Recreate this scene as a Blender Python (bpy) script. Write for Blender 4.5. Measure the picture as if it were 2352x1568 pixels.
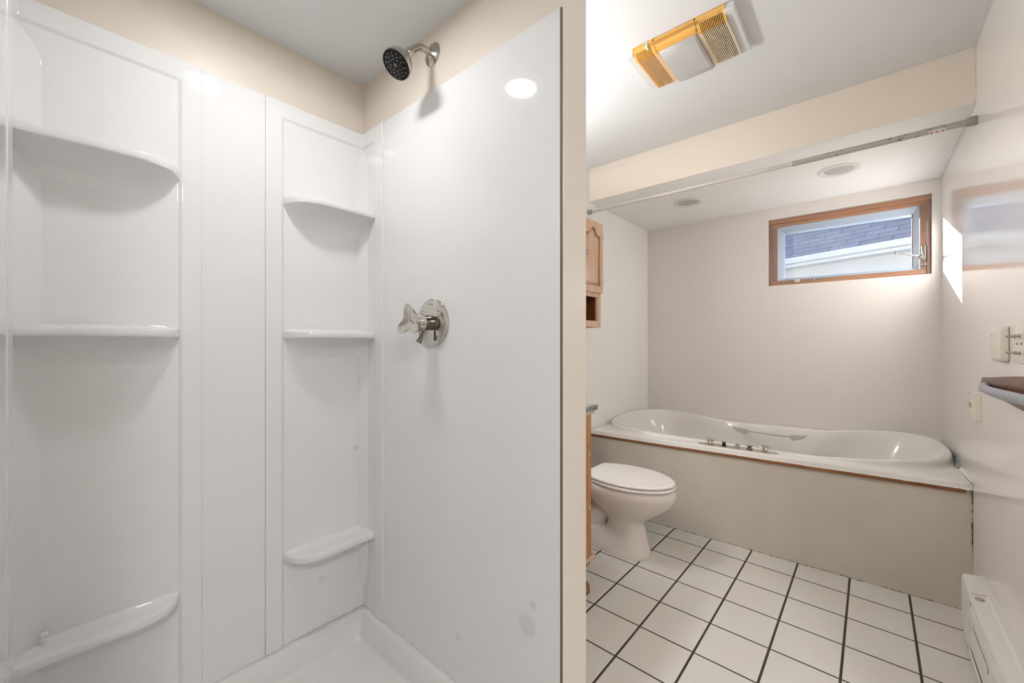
import bpy, bmesh, math, random
from mathutils import Vector, Matrix
random.seed(7)
S = bpy.context.scene
C = S.collection
for o in list(bpy.data.objects):
    bpy.data.objects.remove(o)
PI = math.pi

# ------------------------------------------------------------------ camera
CAM_H = 1.1867
YAW = math.radians(41.126)
cam_d = bpy.data.cameras.new('camera')
cam = bpy.data.objects.new('camera', cam_d)
C.objects.link(cam)
cam_d.sensor_width = 36.0
cam_d.lens = 36.0 * 934.0 / 2352.0
cam_d.clip_start = 0.02
cam.location = (0, 0, CAM_H)
cam.rotation_euler = (PI / 2, 0, YAW)
S.camera = cam

# ------------------------------------------------------------------ world, sun, exposure
S.view_settings.view_transform = 'Standard'
S.view_settings.look = 'None'
S.view_settings.gamma = 1.0
S.view_settings.use_curve_mapping = False
S.view_settings.exposure = 0.30
W = bpy.data.worlds.new('sky')
S.world = W
W.use_nodes = True
bg = W.node_tree.nodes['Background']
bg.inputs[0].default_value = (0.74, 0.85, 1.0, 1)
bg.inputs[1].default_value = 1.45
sun_d = bpy.data.lights.new('sun', 'SUN')
sun_d.energy = 50.0
sun_d.angle = math.radians(0.6)
sun_d.color = (1.0, 0.97, 0.93)
sun = bpy.data.objects.new('sun', sun_d)
C.objects.link(sun)
sun.location = (-4, 8, 4)
sun.rotation_euler = Vector((1.0, -1.05, -0.385)).to_track_quat('-Z', 'Y').to_euler()
SHOWER_LAMP = 102.0      # radiance of the lit lens over the shower
FILL_LAMP = 78.0       # added unseen fill lamp, right of and behind the camera
FILL_BULBS = 72.0       # added fill bulbs, hidden behind the partition

# ------------------------------------------------------------------ room numbers
XR, XL = 0.3487, -1.526
YB, YK = 2.5988, 3.6533
ZC, ZS, ZSH = 2.4392, 2.2025, 2.2127
YH, YSIDE, XP = 0.8395, -0.0586, -0.566
YP = 0.951
PAN_Z, PANEL_Z = 0.132, 2.012
YF = -1.35

# ------------------------------------------------------------------ materials
def lin(c):
    return tuple(((x / 255) / 12.92 if x / 255 <= 0.04045 else ((x / 255 + 0.055) / 1.055) ** 2.4) for x in c)

def mat(name, col, rough=0.5, metal=0.0, spec=0.5, bump=None, var=None, coat=0.0, ior=None):
    """col is sRGB 0-255. bump=(scale, strength, distance); var=(col2, scale, lo, hi)"""
    m = bpy.data.materials.new(name)
    m.use_nodes = True
    nt = m.node_tree
    b = nt.nodes['Principled BSDF']
    b.inputs['Base Color'].default_value = (*lin(col), 1)
    b.inputs['Roughness'].default_value = rough
    b.inputs['Metallic'].default_value = metal
    b.inputs['Specular IOR Level'].default_value = spec
    b.inputs['Coat Weight'].default_value = coat
    b.inputs['Coat Roughness'].default_value = 0.03
    if ior: b.inputs['IOR'].default_value = ior
    tc = nt.nodes.new('ShaderNodeTexCoord')
    if var:
        n = nt.nodes.new('ShaderNodeTexNoise'); n.inputs['Scale'].default_value = var[1]; n.inputs['Detail'].default_value = 5
        nt.links.new(tc.outputs['Object'], n.inputs['Vector'])
        r = nt.nodes.new('ShaderNodeMapRange'); r.inputs[1].default_value = var[2]; r.inputs[2].default_value = var[3]
        nt.links.new(n.outputs['Fac'], r.inputs[0])
        mx = nt.nodes.new('ShaderNodeMix'); mx.data_type = 'RGBA'
        mx.inputs[6].default_value = (*lin(col), 1); mx.inputs[7].default_value = (*lin(var[0]), 1)
        nt.links.new(r.outputs[0], mx.inputs[0])
        nt.links.new(mx.outputs[2], b.inputs['Base Color'])
    if bump:
        n = nt.nodes.new('ShaderNodeTexNoise'); n.inputs['Scale'].default_value = bump[0]; n.inputs['Detail'].default_value = 3
        nt.links.new(tc.outputs['Object'], n.inputs['Vector'])
        bp = nt.nodes.new('ShaderNodeBump'); bp.inputs['Strength'].default_value = bump[1]; bp.inputs['Distance'].default_value = bump[2]
        nt.links.new(n.outputs['Fac'], bp.inputs['Height'])
        nt.links.new(bp.outputs[0], b.inputs['Normal'])
        if coat: nt.links.new(bp.outputs[0], b.inputs['Coat Normal'])
    return m

def wood(name, c1, c2, axis='Z', scale=1.0, rough=0.35, spec=0.5):
    m = bpy.data.materials.new(name); m.use_nodes = True
    nt = m.node_tree; b = nt.nodes['Principled BSDF']
    b.inputs['Roughness'].default_value = rough; b.inputs['Specular IOR Level'].default_value = spec
    tc = nt.nodes.new('ShaderNodeTexCoord'); mp = nt.nodes.new('ShaderNodeMapping')
    nt.links.new(tc.outputs['Object'], mp.inputs['Vector'])
    s = [60.0 * scale] * 3
    s['XYZ'.index(axis)] = 3.0 * scale
    mp.inputs['Scale'].default_value = s
    n = nt.nodes.new('ShaderNodeTexNoise'); n.inputs['Scale'].default_value = 1.0; n.inputs['Detail'].default_value = 6; n.inputs['Distortion'].default_value = 0.6
    nt.links.new(mp.outputs[0], n.inputs['Vector'])
    r = nt.nodes.new('ShaderNodeValToRGB')
    r.color_ramp.elements[0].position = 0.3; r.color_ramp.elements[0].color = (*lin(c1), 1)
    r.color_ramp.elements[1].position = 0.7; r.color_ramp.elements[1].color = (*lin(c2), 1)
    nt.links.new(n.outputs['Fac'], r.inputs[0]); nt.links.new(r.outputs[0], b.inputs['Base Color'])
    bp = nt.nodes.new('ShaderNodeBump'); bp.inputs['Strength'].default_value = 0.15; bp.inputs['Distance'].default_value = 0.002
    nt.links.new(n.outputs['Fac'], bp.inputs['Height']); nt.links.new(bp.outputs[0], b.inputs['Normal'])
    return m

def emit(name, col, strength):
    m = bpy.data.materials.new(name); m.use_nodes = True
    nt = m.node_tree; nt.nodes.remove(nt.nodes['Principled BSDF'])
    e = nt.nodes.new('ShaderNodeEmission'); e.inputs[0].default_value = (*col, 1); e.inputs[1].default_value = strength
    nt.links.new(e.outputs[0], nt.nodes['Material Output'].inputs[0])
    return m

M = {}
M['wall_brightened'] = mat('wall_paint_brightened', (247, 244, 239), rough=0.42, spec=0.35, bump=(160, 0.05, 0.002))  # left wall's stronger light put into a whiter copy of the wall paint
M['wall'] = mat('wall_paint', (230, 224, 218), rough=0.42, spec=0.35, bump=(160, 0.05, 0.002))
M['wall_gloss'] = mat('wall_paint_gloss', (230, 224, 218), rough=0.12, spec=0.5, bump=(60, 0.05, 0.002))
M['beige'] = mat('beige_wall_paint', (224, 213, 199), rough=0.38, spec=0.4, bump=(150, 0.06, 0.002))
M['end_face'] = mat('cream_paint', (233, 223, 210), rough=0.25, spec=0.5, bump=(60, 0.12, 0.002))
M['apron'] = mat('apron_paint', (205, 197, 184), rough=0.42, spec=0.4, bump=(60, 0.06, 0.002), var=((196, 188, 174), 3.0, 0.4, 0.7))
M['ceiling'] = mat('ceiling_paint', (222, 223, 222), rough=0.6, spec=0.25, bump=(120, 0.08, 0.002))
M['soffit'] = mat('soffit_paint', (246, 244, 240), rough=0.6, spec=0.25)
M['acrylic'] = mat('white_acrylic', (232, 231, 229), rough=0.035, spec=0.5, bump=(4, 0.03, 0.01))
M['pan'] = mat('white_shower_pan_acrylic', (228, 225, 221), rough=0.22, spec=0.5)
M['tub'] = mat('tub_acrylic', (234, 230, 223), rough=0.14, spec=0.5)
M['porcelain'] = mat('porcelain', (229, 220, 210), rough=0.07, spec=0.55)
M['seat'] = mat('toilet_seat_plastic', (232, 227, 221), rough=0.22, spec=0.5)
M['chrome'] = mat('chrome', (205, 200, 192), rough=0.07, metal=1.0)
M['chrome_dark'] = mat('dark_chrome', (120, 117, 112), rough=0.08, metal=1.0)
M['nickel'] = mat('brushed_nickel', (186, 181, 172), rough=0.14, metal=1.0)
M['black'] = mat('black_rubber', (8, 8, 7), rough=0.4, spec=0.3)
M['black_metal'] = mat('black_glossy_plastic', (10, 11, 14), rough=0.15)
M['nozzle'] = mat('nozzle_grey', (110, 108, 102), rough=0.25)
M['gasket'] = mat('dark_bronze_gap', (112, 98, 84), rough=0.6)
M['dirt'] = mat('brown_grime', (92, 74, 54), rough=0.9, var=((170, 160, 145), 45, 0.42, 0.55))
M['crack'] = mat('dark_crack', (52, 47, 42), rough=0.9, var=((190, 185, 176), 22, 0.48, 0.56))
M['caulk'] = mat('white_caulk', (236, 233, 228), rough=0.4, bump=(90, 0.3, 0.004))
M['mildew'] = mat('grey_mildewed_caulk', (150, 155, 150), rough=0.6, var=((60, 68, 68), 60, 0.52, 0.6))
M['oak_trim'] = wood('oak_trim', (108, 62, 26), (168, 108, 54), 'X', rough=0.4)
M['oak'] = wood('oak_orange', (160, 98, 46), (206, 146, 82), 'Z', rough=0.3)
M['oak_light'] = wood('oak_light', (204, 166, 134), (224, 192, 166), 'Z', rough=0.15)
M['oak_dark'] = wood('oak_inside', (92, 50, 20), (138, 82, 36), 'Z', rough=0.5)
M['win_wood'] = wood('window_wood', (150, 108, 84), (184, 140, 110), 'X', rough=0.35)
M['win_wood_v'] = wood('window_wood_upright', (128, 100, 88), (158, 126, 108), 'Z', rough=0.35)
M['walnut'] = wood('dark_wood_board', (70, 34, 14), (104, 54, 24), 'Y', rough=0.3)
M['alu'] = mat('window_aluminium', (176, 190, 206), rough=0.4, metal=0.0)
M['rod'] = mat('rod_grey_enamel', (196, 191, 180), rough=0.3)
M['rod_dark'] = mat('rod_grey_enamel_darker', (166, 161, 150), rough=0.35, var=((120, 112, 100), 40, 0.62, 0.66))
M['rod_cap'] = mat('rod_rubber_cap', (140, 140, 132), rough=0.5)
M['heater'] = mat('heater_enamel', (228, 224, 217), rough=0.28)
M['plate'] = mat('almond_plastic', (222, 214, 200), rough=0.3)
M['tan'] = mat('tan_plastic', (178, 166, 146), rough=0.35)
M['lens'] = mat('light_lens_unlit', (186, 185, 182), rough=0.35)
M['light_trim'] = mat('downlight_trim', (226, 222, 216), rough=0.45)
M['fan_white'] = mat('fan_white_plate', (215, 216, 214), rough=0.4)
M['dark_in'] = mat('grille_inside', (28, 20, 12), rough=0.9)
M['galv'] = mat('galvanised_pipe', (176, 182, 192), rough=0.38, metal=0.75, var=((140, 146, 158), 300, 0.45, 0.6), bump=(400, 0.2, 0.0005))
M['red'] = mat('label_print_red', (150, 82, 66), rough=0.6)
M['label'] = mat('label_paper', (214, 205, 194), rough=0.6)
M['gutter'] = mat('gutter_white', (186, 190, 196), rough=0.45)
M['siding'] = mat('siding', (184, 186, 188), rough=0.7)
M['ground'] = mat('yard', (62, 64, 52), rough=0.9)

def granite():
    m = mat('granite', (90, 100, 98), rough=0.15)
    nt = m.node_tree; b = nt.nodes['Principled BSDF']
    tc = nt.nodes.new('ShaderNodeTexCoord')
    v = nt.nodes.new('ShaderNodeTexVoronoi'); v.inputs['Scale'].default_value = 260
    nt.links.new(tc.outputs['Object'], v.inputs['Vector'])
    r = nt.nodes.new('ShaderNodeValToRGB')
    r.color_ramp.elements[0].color = (*lin((40, 50, 50)), 1); r.color_ramp.elements[1].color = (*lin((165, 170, 162)), 1)
    nt.links.new(v.outputs['Color'], r.inputs[0]); nt.links.new(r.outputs[0], b.inputs['Base Color'])
    return m
M['granite'] = granite()

def tile_mat():
    m = bpy.data.materials.new('floor_tile'); m.use_nodes = True
    nt = m.node_tree; N = nt.nodes; L = nt.links
    b = N['Principled BSDF']
    tc = N.new('ShaderNodeTexCoord'); mp = N.new('ShaderNodeMapping')
    s = 0.214
    a = math.radians(0.388)
    tx, ty = -0.9222, 2.4844
    # v = R(p - t)/s
    mp.vector_type = 'POINT'
    mp.inputs['Rotation'].default_value = (0, 0, a)
    mp.inputs['Scale'].default_value = (1 / s, 1 / s, 1)
    ox = (tx * math.cos(a) - ty * math.sin(a)) / s; oy = (tx * math.sin(a) + ty * math.cos(a)) / s
    mp.inputs['Location'].default_value = (-ox, -oy, 0)
    L.new(tc.outputs['Object'], mp.inputs['Vector'])
    sp = N.new('ShaderNodeSeparateXYZ'); L.new(mp.outputs[0], sp.inputs[0])
    def dist(out):
        ad = N.new('ShaderNodeMath'); ad.operation = 'ADD'; ad.inputs[1].default_value = 0.5 + 100; L.new(out, ad.inputs[0])
        fr = N.new('ShaderNodeMath'); fr.operation = 'FRACT'; L.new(ad.outputs[0], fr.inputs[0])
        su = N.new('ShaderNodeMath'); su.operation = 'SUBTRACT'; su.inputs[1].default_value = 0.5; L.new(fr.outputs[0], su.inputs[0])
        ab = N.new('ShaderNodeMath'); ab.operation = 'ABSOLUTE'; L.new(su.outputs[0], ab.inputs[0])
        return ab.outputs[0]
    mn = N.new('ShaderNodeMath'); mn.operation = 'MINIMUM'
    dx = dist(sp.outputs[0]); dy = dist(sp.outputs[1])
    k = N.new('ShaderNodeMath'); k.operation = 'MULTIPLY'; k.inputs[1].default_value = 1.3; L.new(dy, k.inputs[0])
    L.new(dx, mn.inputs[0]); L.new(k.outputs[0], mn.inputs[1])
    ln = N.new('ShaderNodeMapRange'); ln.inputs[1].default_value = 0.0175; ln.inputs[2].default_value = 0.022
    L.new(mn.outputs[0], ln.inputs[0])
    n = N.new('ShaderNodeTexNoise'); n.inputs['Scale'].default_value = 6; n.inputs['Detail'].default_value = 3; L.new(tc.outputs['Object'], n.inputs['Vector'])
    r = N.new('ShaderNodeValToRGB'); r.color_ramp.elements[0].position = 0.35; r.color_ramp.elements[1].position = 0.65
    r.color_ramp.elements[0].color = (*lin((222, 214, 205)), 1); r.color_ramp.elements[1].color = (*lin((219, 219, 210)), 1)
    L.new(n.outputs['Fac'], r.inputs[0])
    n2 = N.new('ShaderNodeTexNoise'); n2.inputs['Scale'].default_value = 9; L.new(tc.outputs['Object'], n2.inputs['Vector'])
    g = N.new('ShaderNodeMix'); g.data_type = 'RGBA'; g.inputs[6].default_value = (*lin((44, 38, 33)), 1); g.inputs[7].default_value = (*lin((74, 66, 58)), 1)
    L.new(n2.outputs['Fac'], g.inputs[0])
    mx = N.new('ShaderNodeMix'); mx.data_type = 'RGBA'
    L.new(ln.outputs[0], mx.inputs[0]); L.new(g.outputs[2], mx.inputs[6]); L.new(r.outputs[0], mx.inputs[7])
    L.new(mx.outputs[2], b.inputs['Base Color'])
    ro = N.new('ShaderNodeMapRange'); ro.inputs[3].default_value = 0.85; ro.inputs[4].default_value = 0.28
    L.new(ln.outputs[0], ro.inputs[0]); L.new(ro.outputs[0], b.inputs['Roughness'])
    hm = N.new('ShaderNodeMapRange'); hm.inputs[1].default_value = 0.010; hm.inputs[2].default_value = 0.035; L.new(mn.outputs[0], hm.inputs[0])
    bp = N.new('ShaderNodeBump'); bp.inputs['Strength'].default_value = 0.5; bp.inputs['Distance'].default_value = 0.002
    L.new(hm.outputs[0], bp.inputs['Height']); L.new(bp.outputs[0], b.inputs['Normal'])
    return m
M['tile'] = tile_mat()

def yellow_mat():
    """plastic yellowed most at its front edge and towards one end (a stain of its own)"""
    m = bpy.data.materials.new('yellowed_plastic'); m.use_nodes = True
    nt = m.node_tree; N = nt.nodes; L = nt.links; b = N['Principled BSDF']; b.inputs['Roughness'].default_value = 0.4
    g = N.new('ShaderNodeNewGeometry'); sp = N.new('ShaderNodeSeparateXYZ'); L.new(g.outputs['Position'], sp.inputs[0])
    a = N.new('ShaderNodeMapRange'); a.inputs[1].default_value = 1.700; a.inputs[2].default_value = 1.708; L.new(sp.outputs[1], a.inputs[0])
    x = N.new('ShaderNodeMapRange'); x.inputs[1].default_value = -0.78; x.inputs[2].default_value = -0.45; L.new(sp.outputs[0], x.inputs[0])
    m1 = N.new('ShaderNodeMix'); m1.data_type = 'RGBA'; m1.inputs[6].default_value = (*lin((236, 176, 84)), 1); m1.inputs[7].default_value = (*lin((214, 168, 92)), 1); L.new(x.outputs[0], m1.inputs[0])
    m2 = N.new('ShaderNodeMix'); m2.data_type = 'RGBA'; m2.inputs[6].default_value = (*lin((226, 176, 112)), 1); m2.inputs[7].default_value = (*lin((214, 198, 172)), 1); L.new(x.outputs[0], m2.inputs[0])
    m3 = N.new('ShaderNodeMix'); m3.data_type = 'RGBA'; L.new(a.outputs[0], m3.inputs[0]); L.new(m1.outputs[2], m3.inputs[6]); L.new(m2.outputs[2], m3.inputs[7])
    L.new(m3.outputs[2], b.inputs['Base Color'])
    return m
M['yellow'] = yellow_mat()

def glass_mat():
    m = bpy.data.materials.new('window_glass'); m.use_nodes = True
    nt = m.node_tree; N = nt.nodes; L = nt.links; N.remove(N['Principled BSDF'])
    t = N.new('ShaderNodeBsdfTransparent'); t.inputs[0].default_value = (0.93, 0.95, 0.98, 1)
    gl = N.new('ShaderNodeBsdfGlossy'); gl.inputs['Roughness'].default_value = 0.02
    ge = N.new('ShaderNodeNewGeometry'); dt = N.new('ShaderNodeVectorMath'); dt.operation = 'DOT_PRODUCT'
    L.new(ge.outputs['Incoming'], dt.inputs[0]); L.new(ge.outputs['Normal'], dt.inputs[1])
    def mth(op, a, b=None):
        q = N.new('ShaderNodeMath'); q.operation = op
        L.new(a, q.inputs[0]) if not isinstance(a, float) else setattr(q.inputs[0], 'default_value', a)
        if b is not None:
            L.new(b, q.inputs[1]) if not isinstance(b, float) else setattr(q.inputs[1], 'default_value', b)
        return q.outputs[0]
    fo = mth('ADD', mth('MULTIPLY', mth('POWER', mth('SUBTRACT', 1.0, mth('ABSOLUTE', dt.outputs['Value'])), 5.0), 0.96), 0.04)
    mx = N.new('ShaderNodeMixShader'); L.new(fo, mx.inputs[0]); L.new(t.outputs[0], mx.inputs[1]); L.new(gl.outputs[0], mx.inputs[2])
    tc = N.new('ShaderNodeTexCoord')
    n = N.new('ShaderNodeTexNoise'); n.inputs['Scale'].default_value = 240; n.inputs['Detail'].default_value = 4; L.new(tc.outputs['Object'], n.inputs['Vector'])
    n2 = N.new('ShaderNodeTexNoise'); n2.inputs['Scale'].default_value = 4; L.new(tc.outputs['Object'], n2.inputs['Vector'])
    r2 = N.new('ShaderNodeMapRange'); r2.inputs[1].default_value = 0.35; r2.inputs[2].default_value = 0.7; r2.inputs[3].default_value = 0.0; r2.inputs[4].default_value = 0.06; L.new(n2.outputs['Fac'], r2.inputs[0])
    ad = N.new('ShaderNodeMath'); ad.operation = 'ADD'; L.new(n.outputs['Fac'], ad.inputs[0]); L.new(r2.outputs[0], ad.inputs[1])
    r = N.new('ShaderNodeMapRange'); r.inputs[1].default_value = 0.665; r.inputs[2].default_value = 0.74; r.inputs[3].default_value = 0.006; r.inputs[4].default_value = 0.14; L.new(ad.outputs[0], r.inputs[0])
    d = N.new('ShaderNodeBsdfDiffuse'); d.inputs[0].default_value = (0.8, 0.8, 0.8, 1)
    tl = N.new('ShaderNodeBsdfTranslucent'); tl.inputs[0].default_value = (0.8, 0.8, 0.82, 1)
    dm = N.new('ShaderNodeMixShader'); dm.inputs[0].default_value = 0.5; L.new(d.outputs[0], dm.inputs[1]); L.new(tl.outputs[0], dm.inputs[2])
    m2 = N.new('ShaderNodeMixShader'); L.new(r.outputs[0], m2.inputs[0]); L.new(mx.outputs[0], m2.inputs[1]); L.new(dm.outputs[0], m2.inputs[2])
    L.new(m2.outputs[0], N['Material Output'].inputs[0])
    return m
M['glass'] = glass_mat()

def shingle_mat():
    m = bpy.data.materials.new('asphalt_shingles'); m.use_nodes = True
    nt = m.node_tree; N = nt.nodes; L = nt.links; b = N['Principled BSDF']; b.inputs['Roughness'].default_value = 0.9
    tc = N.new('ShaderNodeTexCoord')
    br = N.new('ShaderNodeTexBrick'); br.inputs['Scale'].default_value = 1.0
    br.inputs['Color1'].default_value = (*lin((116, 122, 140)), 1); br.inputs['Color2'].default_value = (*lin((100, 106, 124)), 1)
    br.inputs['Mortar'].default_value = (*lin((62, 60, 66)), 1); br.inputs['Mortar Size'].default_value = 0.0055
    br.inputs['Brick Width'].default_value = 0.36; br.inputs['Row Height'].default_value = 0.112
    L.new(tc.outputs['Object'], br.inputs['Vector'])
    n = N.new('ShaderNodeTexNoise'); n.inputs['Scale'].default_value = 70; L.new(tc.outputs['Object'], n.inputs['Vector'])
    mx = N.new('ShaderNodeMix'); mx.data_type = 'RGBA'; mx.blend_type = 'OVERLAY'; mx.inputs[0].default_value = 0.6
    L.new(br.outputs[0], mx.inputs[6]); L.new(n.outputs['Fac'], mx.inputs[7])
    L.new(mx.outputs[2], b.inputs['Base Color'])
    return m
M['shingle'] = shingle_mat()

def add_marks(name, base, pts, dark):
    m = M[base].copy(); m.name = name
    nt = m.node_tree; N = nt.nodes; L = nt.links; b = N['Principled BSDF']
    g = N.new('ShaderNodeNewGeometry'); col = None
    for p, r in pts:
        d = N.new('ShaderNodeVectorMath'); d.operation = 'DISTANCE'; d.inputs[1].default_value = p; L.new(g.outputs['Position'], d.inputs[0])
        k = N.new('ShaderNodeMapRange'); k.inputs[1].default_value = r * 0.65; k.inputs[2].default_value = r; k.inputs[3].default_value = 1; k.inputs[4].default_value = 0; L.new(d.outputs['Value'], k.inputs[0])
        if col is None: col = k.outputs[0]
        else:
            q = N.new('ShaderNodeMath'); q.operation = 'MAXIMUM'; L.new(col, q.inputs[0]); L.new(k.outputs[0], q.inputs[1]); col = q.outputs[0]
    mx = N.new('ShaderNodeMix'); mx.data_type = 'RGBA'; mx.inputs[6].default_value = b.inputs['Base Color'].default_value[:]; mx.inputs[7].default_value = (*lin(dark), 1)
    L.new(col, mx.inputs[0]); L.new(mx.outputs[2], b.inputs['Base Color'])
    return m
# round suction-cup marks left on the panels
M['acrylic_marked'] = add_marks('marked_acrylic', 'acrylic', [((-0.676, 0.8345, 0.437), 0.034), ((-0.949, 0.8345, 0.277), 0.015), ((-0.656, 0.8345, 0.499), 0.014), ((-1.522, 0.67, 0.307), 0.013), ((-1.522, 0.803, 0.767), 0.014)], (222, 219, 216))

# ------------------------------------------------------------------ mesh helpers
def link_mesh(name, bm, m, parent=None, smooth=35, bevel=None, subsurf=0):
    bmesh.ops.remove_doubles(bm, verts=bm.verts, dist=1e-6)
    bmesh.ops.recalc_face_normals(bm, faces=bm.faces)
    me = bpy.data.meshes.new(name)
    bm.to_mesh(me); bm.free()
    mats = m if isinstance(m, (list, tuple)) else [m]
    for x in mats: me.materials.append(M[x] if isinstance(x, str) else x)
    o = bpy.data.objects.new(name, me)
    C.objects.link(o)
    if smooth:
        me.polygons.foreach_set('use_smooth', [True] * len(me.polygons))
        me.set_sharp_from_angle(angle=math.radians(smooth))
    if bevel:
        b = o.modifiers.new('bevel', 'BEVEL'); b.width = bevel; b.segments = 3; b.limit_method = 'ANGLE'; b.angle_limit = math.radians(25)
        b.harden_normals = False
    if subsurf:
        s = o.modifiers.new('subd', 'SUBSURF'); s.levels = subsurf; s.render_levels = subsurf
    if parent:
        o.parent = parent
        p = parent; off = Vector((0, 0, 0))
        while p: off += Vector(p.location); p = p.parent
        o.location = -off
    return o

def tag(o, label=None, cat=None, group=None, kind=None):
    if label: o['label'] = label
    if cat: o['category'] = cat
    if group: o['group'] = group
    if kind: o['kind'] = kind
    return o

def thing(name, loc, label=None, cat=None, group=None, kind=None):
    o = bpy.data.objects.new(name, None); C.objects.link(o)
    o.empty_display_size = 0.05
    o.location = loc
    return tag(o, label, cat, group, kind)

def struct(o):
    o['kind'] = 'structure'; return o

def box(bm, x0, x1, y0, y1, z0, z1, mi=0):
    v = [bm.verts.new((x, y, z)) for z in (z0, z1) for y in (y0, y1) for x in (x0, x1)]
    for q in ((0, 2, 3, 1), (4, 5, 7, 6), (0, 1, 5, 4), (2, 6, 7, 3), (0, 4, 6, 2), (1, 3, 7, 5)):
        f = bm.faces.new([v[i] for i in q]); f.material_index = mi
    return v

def bbox(*a, mi=0):
    bm = bmesh.new(); box(bm, *a, mi=mi); return bm

def loft(bm, rings, close=True, cap0=False, cap1=False, mi=0):
    vr = [[bm.verts.new(p) for p in r] for r in rings]
    n = len(vr[0])
    for a, b in zip(vr, vr[1:]):
        for i in range(n if close else n - 1):
            j = (i + 1) % n
            try:
                f = bm.faces.new((a[i], a[j], b[j], b[i])); f.material_index = mi
            except ValueError: pass
    if cap0: bm.faces.new(vr[0]).material_index = mi
    if cap1: bm.faces.new(vr[-1]).material_index = mi
    return vr

def basis(ax):
    ax = Vector(ax).normalized()
    t = Vector((0, 0, 1)) if abs(ax.z) < 0.9 else Vector((1, 0, 0))
    u = ax.cross(t).normalized(); v = ax.cross(u).normalized()
    return u, v

def lathe(bm, c, ax, prof, n=40, mi=0, cap0=True, cap1=True):
    """prof = [(distance along axis, radius)...]"""
    c = Vector(c); ax = Vector(ax).normalized(); u, v = basis(ax)
    rings = []
    for t, r in prof:
        r = max(r, 1e-5)
        rings.append([c + ax * t + u * (r * math.cos(2 * PI * i / n)) + v * (r * math.sin(2 * PI * i / n)) for i in range(n)])
    loft(bm, rings, True, cap0, cap1, mi)

def tube(bm, pts, r, n=20, mi=0):
    pts = [Vector(p) for p in pts]
    rr = r if isinstance(r, (list, tuple)) else [r] * len(pts)
    d = (pts[1] - pts[0]).normalized(); u, v = basis(d)
    rings = []
    for i, p in enumerate(pts):
        if i == 0: t = pts[1] - pts[0]
        elif i == len(pts) - 1: t = pts[-1] - pts[-2]
        else: t = (pts[i + 1] - pts[i]).normalized() + (pts[i] - pts[i - 1]).normalized()
        t.normalize()
        u = (u - t * u.dot(t)).normalized(); v = t.cross(u)
        rings.append([p + u * (rr[i] * math.cos(2 * PI * k / n)) + v * (rr[i] * math.sin(2 * PI * k / n)) for k in range(n)])
    loft(bm, rings, True, True, True, mi)

def smooth_path(pts, k=6, closed=False):
    P = [Vector(p) for p in pts]; out = []; n = len(P)
    for i in range(n if closed else n - 1):
        p1 = P[i]; p2 = P[(i + 1) % n]
        p0 = P[(i - 1) % n] if (closed or i > 0) else p1
        p3 = P[(i + 2) % n] if (closed or i + 2 < n) else p2
        for j in range(k):
            t = j / k
            out.append(0.5 * ((2 * p1) + (p2 - p0) * t + (2 * p0 - 5 * p1 + 4 * p2 - p3) * t * t + (3 * p1 - p0 - 3 * p2 + p3) * t ** 3))
    if not closed: out.append(P[-1])
    return out

def prism(bm, pts, axis, a, b, mi=0):
    """polygon pts in the two other axes, extruded along axis from a to b"""
    def mk(p, t):
        if axis == 'x': return (t, p[0], p[1])
        if axis == 'y': return (p[0], t, p[1])
        return (p[0], p[1], t)
    loft(bm, [[mk(p, a) for p in pts], [mk(p, b) for p in pts]], True, True, True, mi)

def text_mesh(name, s, size, loc, rot, m, parent, depth=0.00004):
    cu = bpy.data.curves.new(name, 'FONT'); cu.body = s; cu.size = size; cu.extrude = depth
    cu.align_x = 'CENTER'; cu.align_y = 'CENTER'
    to = bpy.data.objects.new(name + '_curve', cu)
    me = bpy.data.meshes.new_from_object(to)
    bpy.data.objects.remove(to)
    me.materials.clear(); me.materials.append(M[m])
    o = bpy.data.objects.new(name, me); C.objects.link(o)
    o.rotation_euler = rot
    p = parent; off = Vector((0, 0, 0))
    while p: off += Vector(p.location); p = p.parent
    o.parent = parent; o.location = Vector(loc) - off
    return o

# ================================================================== SETTING
struct(link_mesh('floor', bbox(XL - 0.1, 2.0, YF, YK + 0.2, -0.1, 0), 'tile', smooth=0))
struct(link_mesh('ceiling', bbox(XL - 0.1, 2.0, YF, YK + 0.2, ZC, ZC + 0.1), 'ceiling', smooth=0))
struct(link_mesh('wall_left', bbox(XL - 0.12, XL, -0.2, YK + 0.19, 0, ZC), 'wall_brightened', smooth=0))
struct(link_mesh('wall_right', bbox(XR, XR + 0.12, 1.15, YK + 0.19, 0, ZC), 'wall_gloss', smooth=0))
# beige band over the surround belongs to the shower walls
bm = bbox(XL, XL + 0.001, YSIDE, YH, PANEL_Z - 0.05, ZSH)
struct(link_mesh('wall_shower_back', bm, 'beige', smooth=0))
# back wall with the window opening
WX0, WX1, WZ0, WZ1 = -0.571, 0.306, 1.612, 2.116
WD = 0.034
bm = bmesh.new()
box(bm, XL - 0.1, WX0, YK, YK + 0.18, 0, ZC); box(bm, WX1, XR + 0.1, YK, YK + 0.18, 0, ZC)
box(bm, WX0, WX1, YK, YK + 0.18, 0, WZ0); box(bm, WX0, WX1, YK, YK + 0.18, WZ1, ZC)
struct(link_mesh('wall_back', bm, 'wall', smooth=0))
bm = bbox(XL, XP, YH, YP, 0, ZC)
for f in bm.faces:
    f.normal_update()
    if f.calc_center_median().x > XP - 0.01: f.material_index = 1
struct(link_mesh('wall_partition', bm, ['beige', 'end_face'], smooth=0, bevel=0.0025))
bm = bbox(XL, XP, YSIDE - 0.11, YSIDE, 0, ZC)
struct(link_mesh('wall_side', bm, 'beige', smooth=0))
struct(link_mesh('wall_entry', bbox(XP - 0.1, XP, YF, YSIDE - 0.11, 0, ZC), 'wall', smooth=0))
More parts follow.
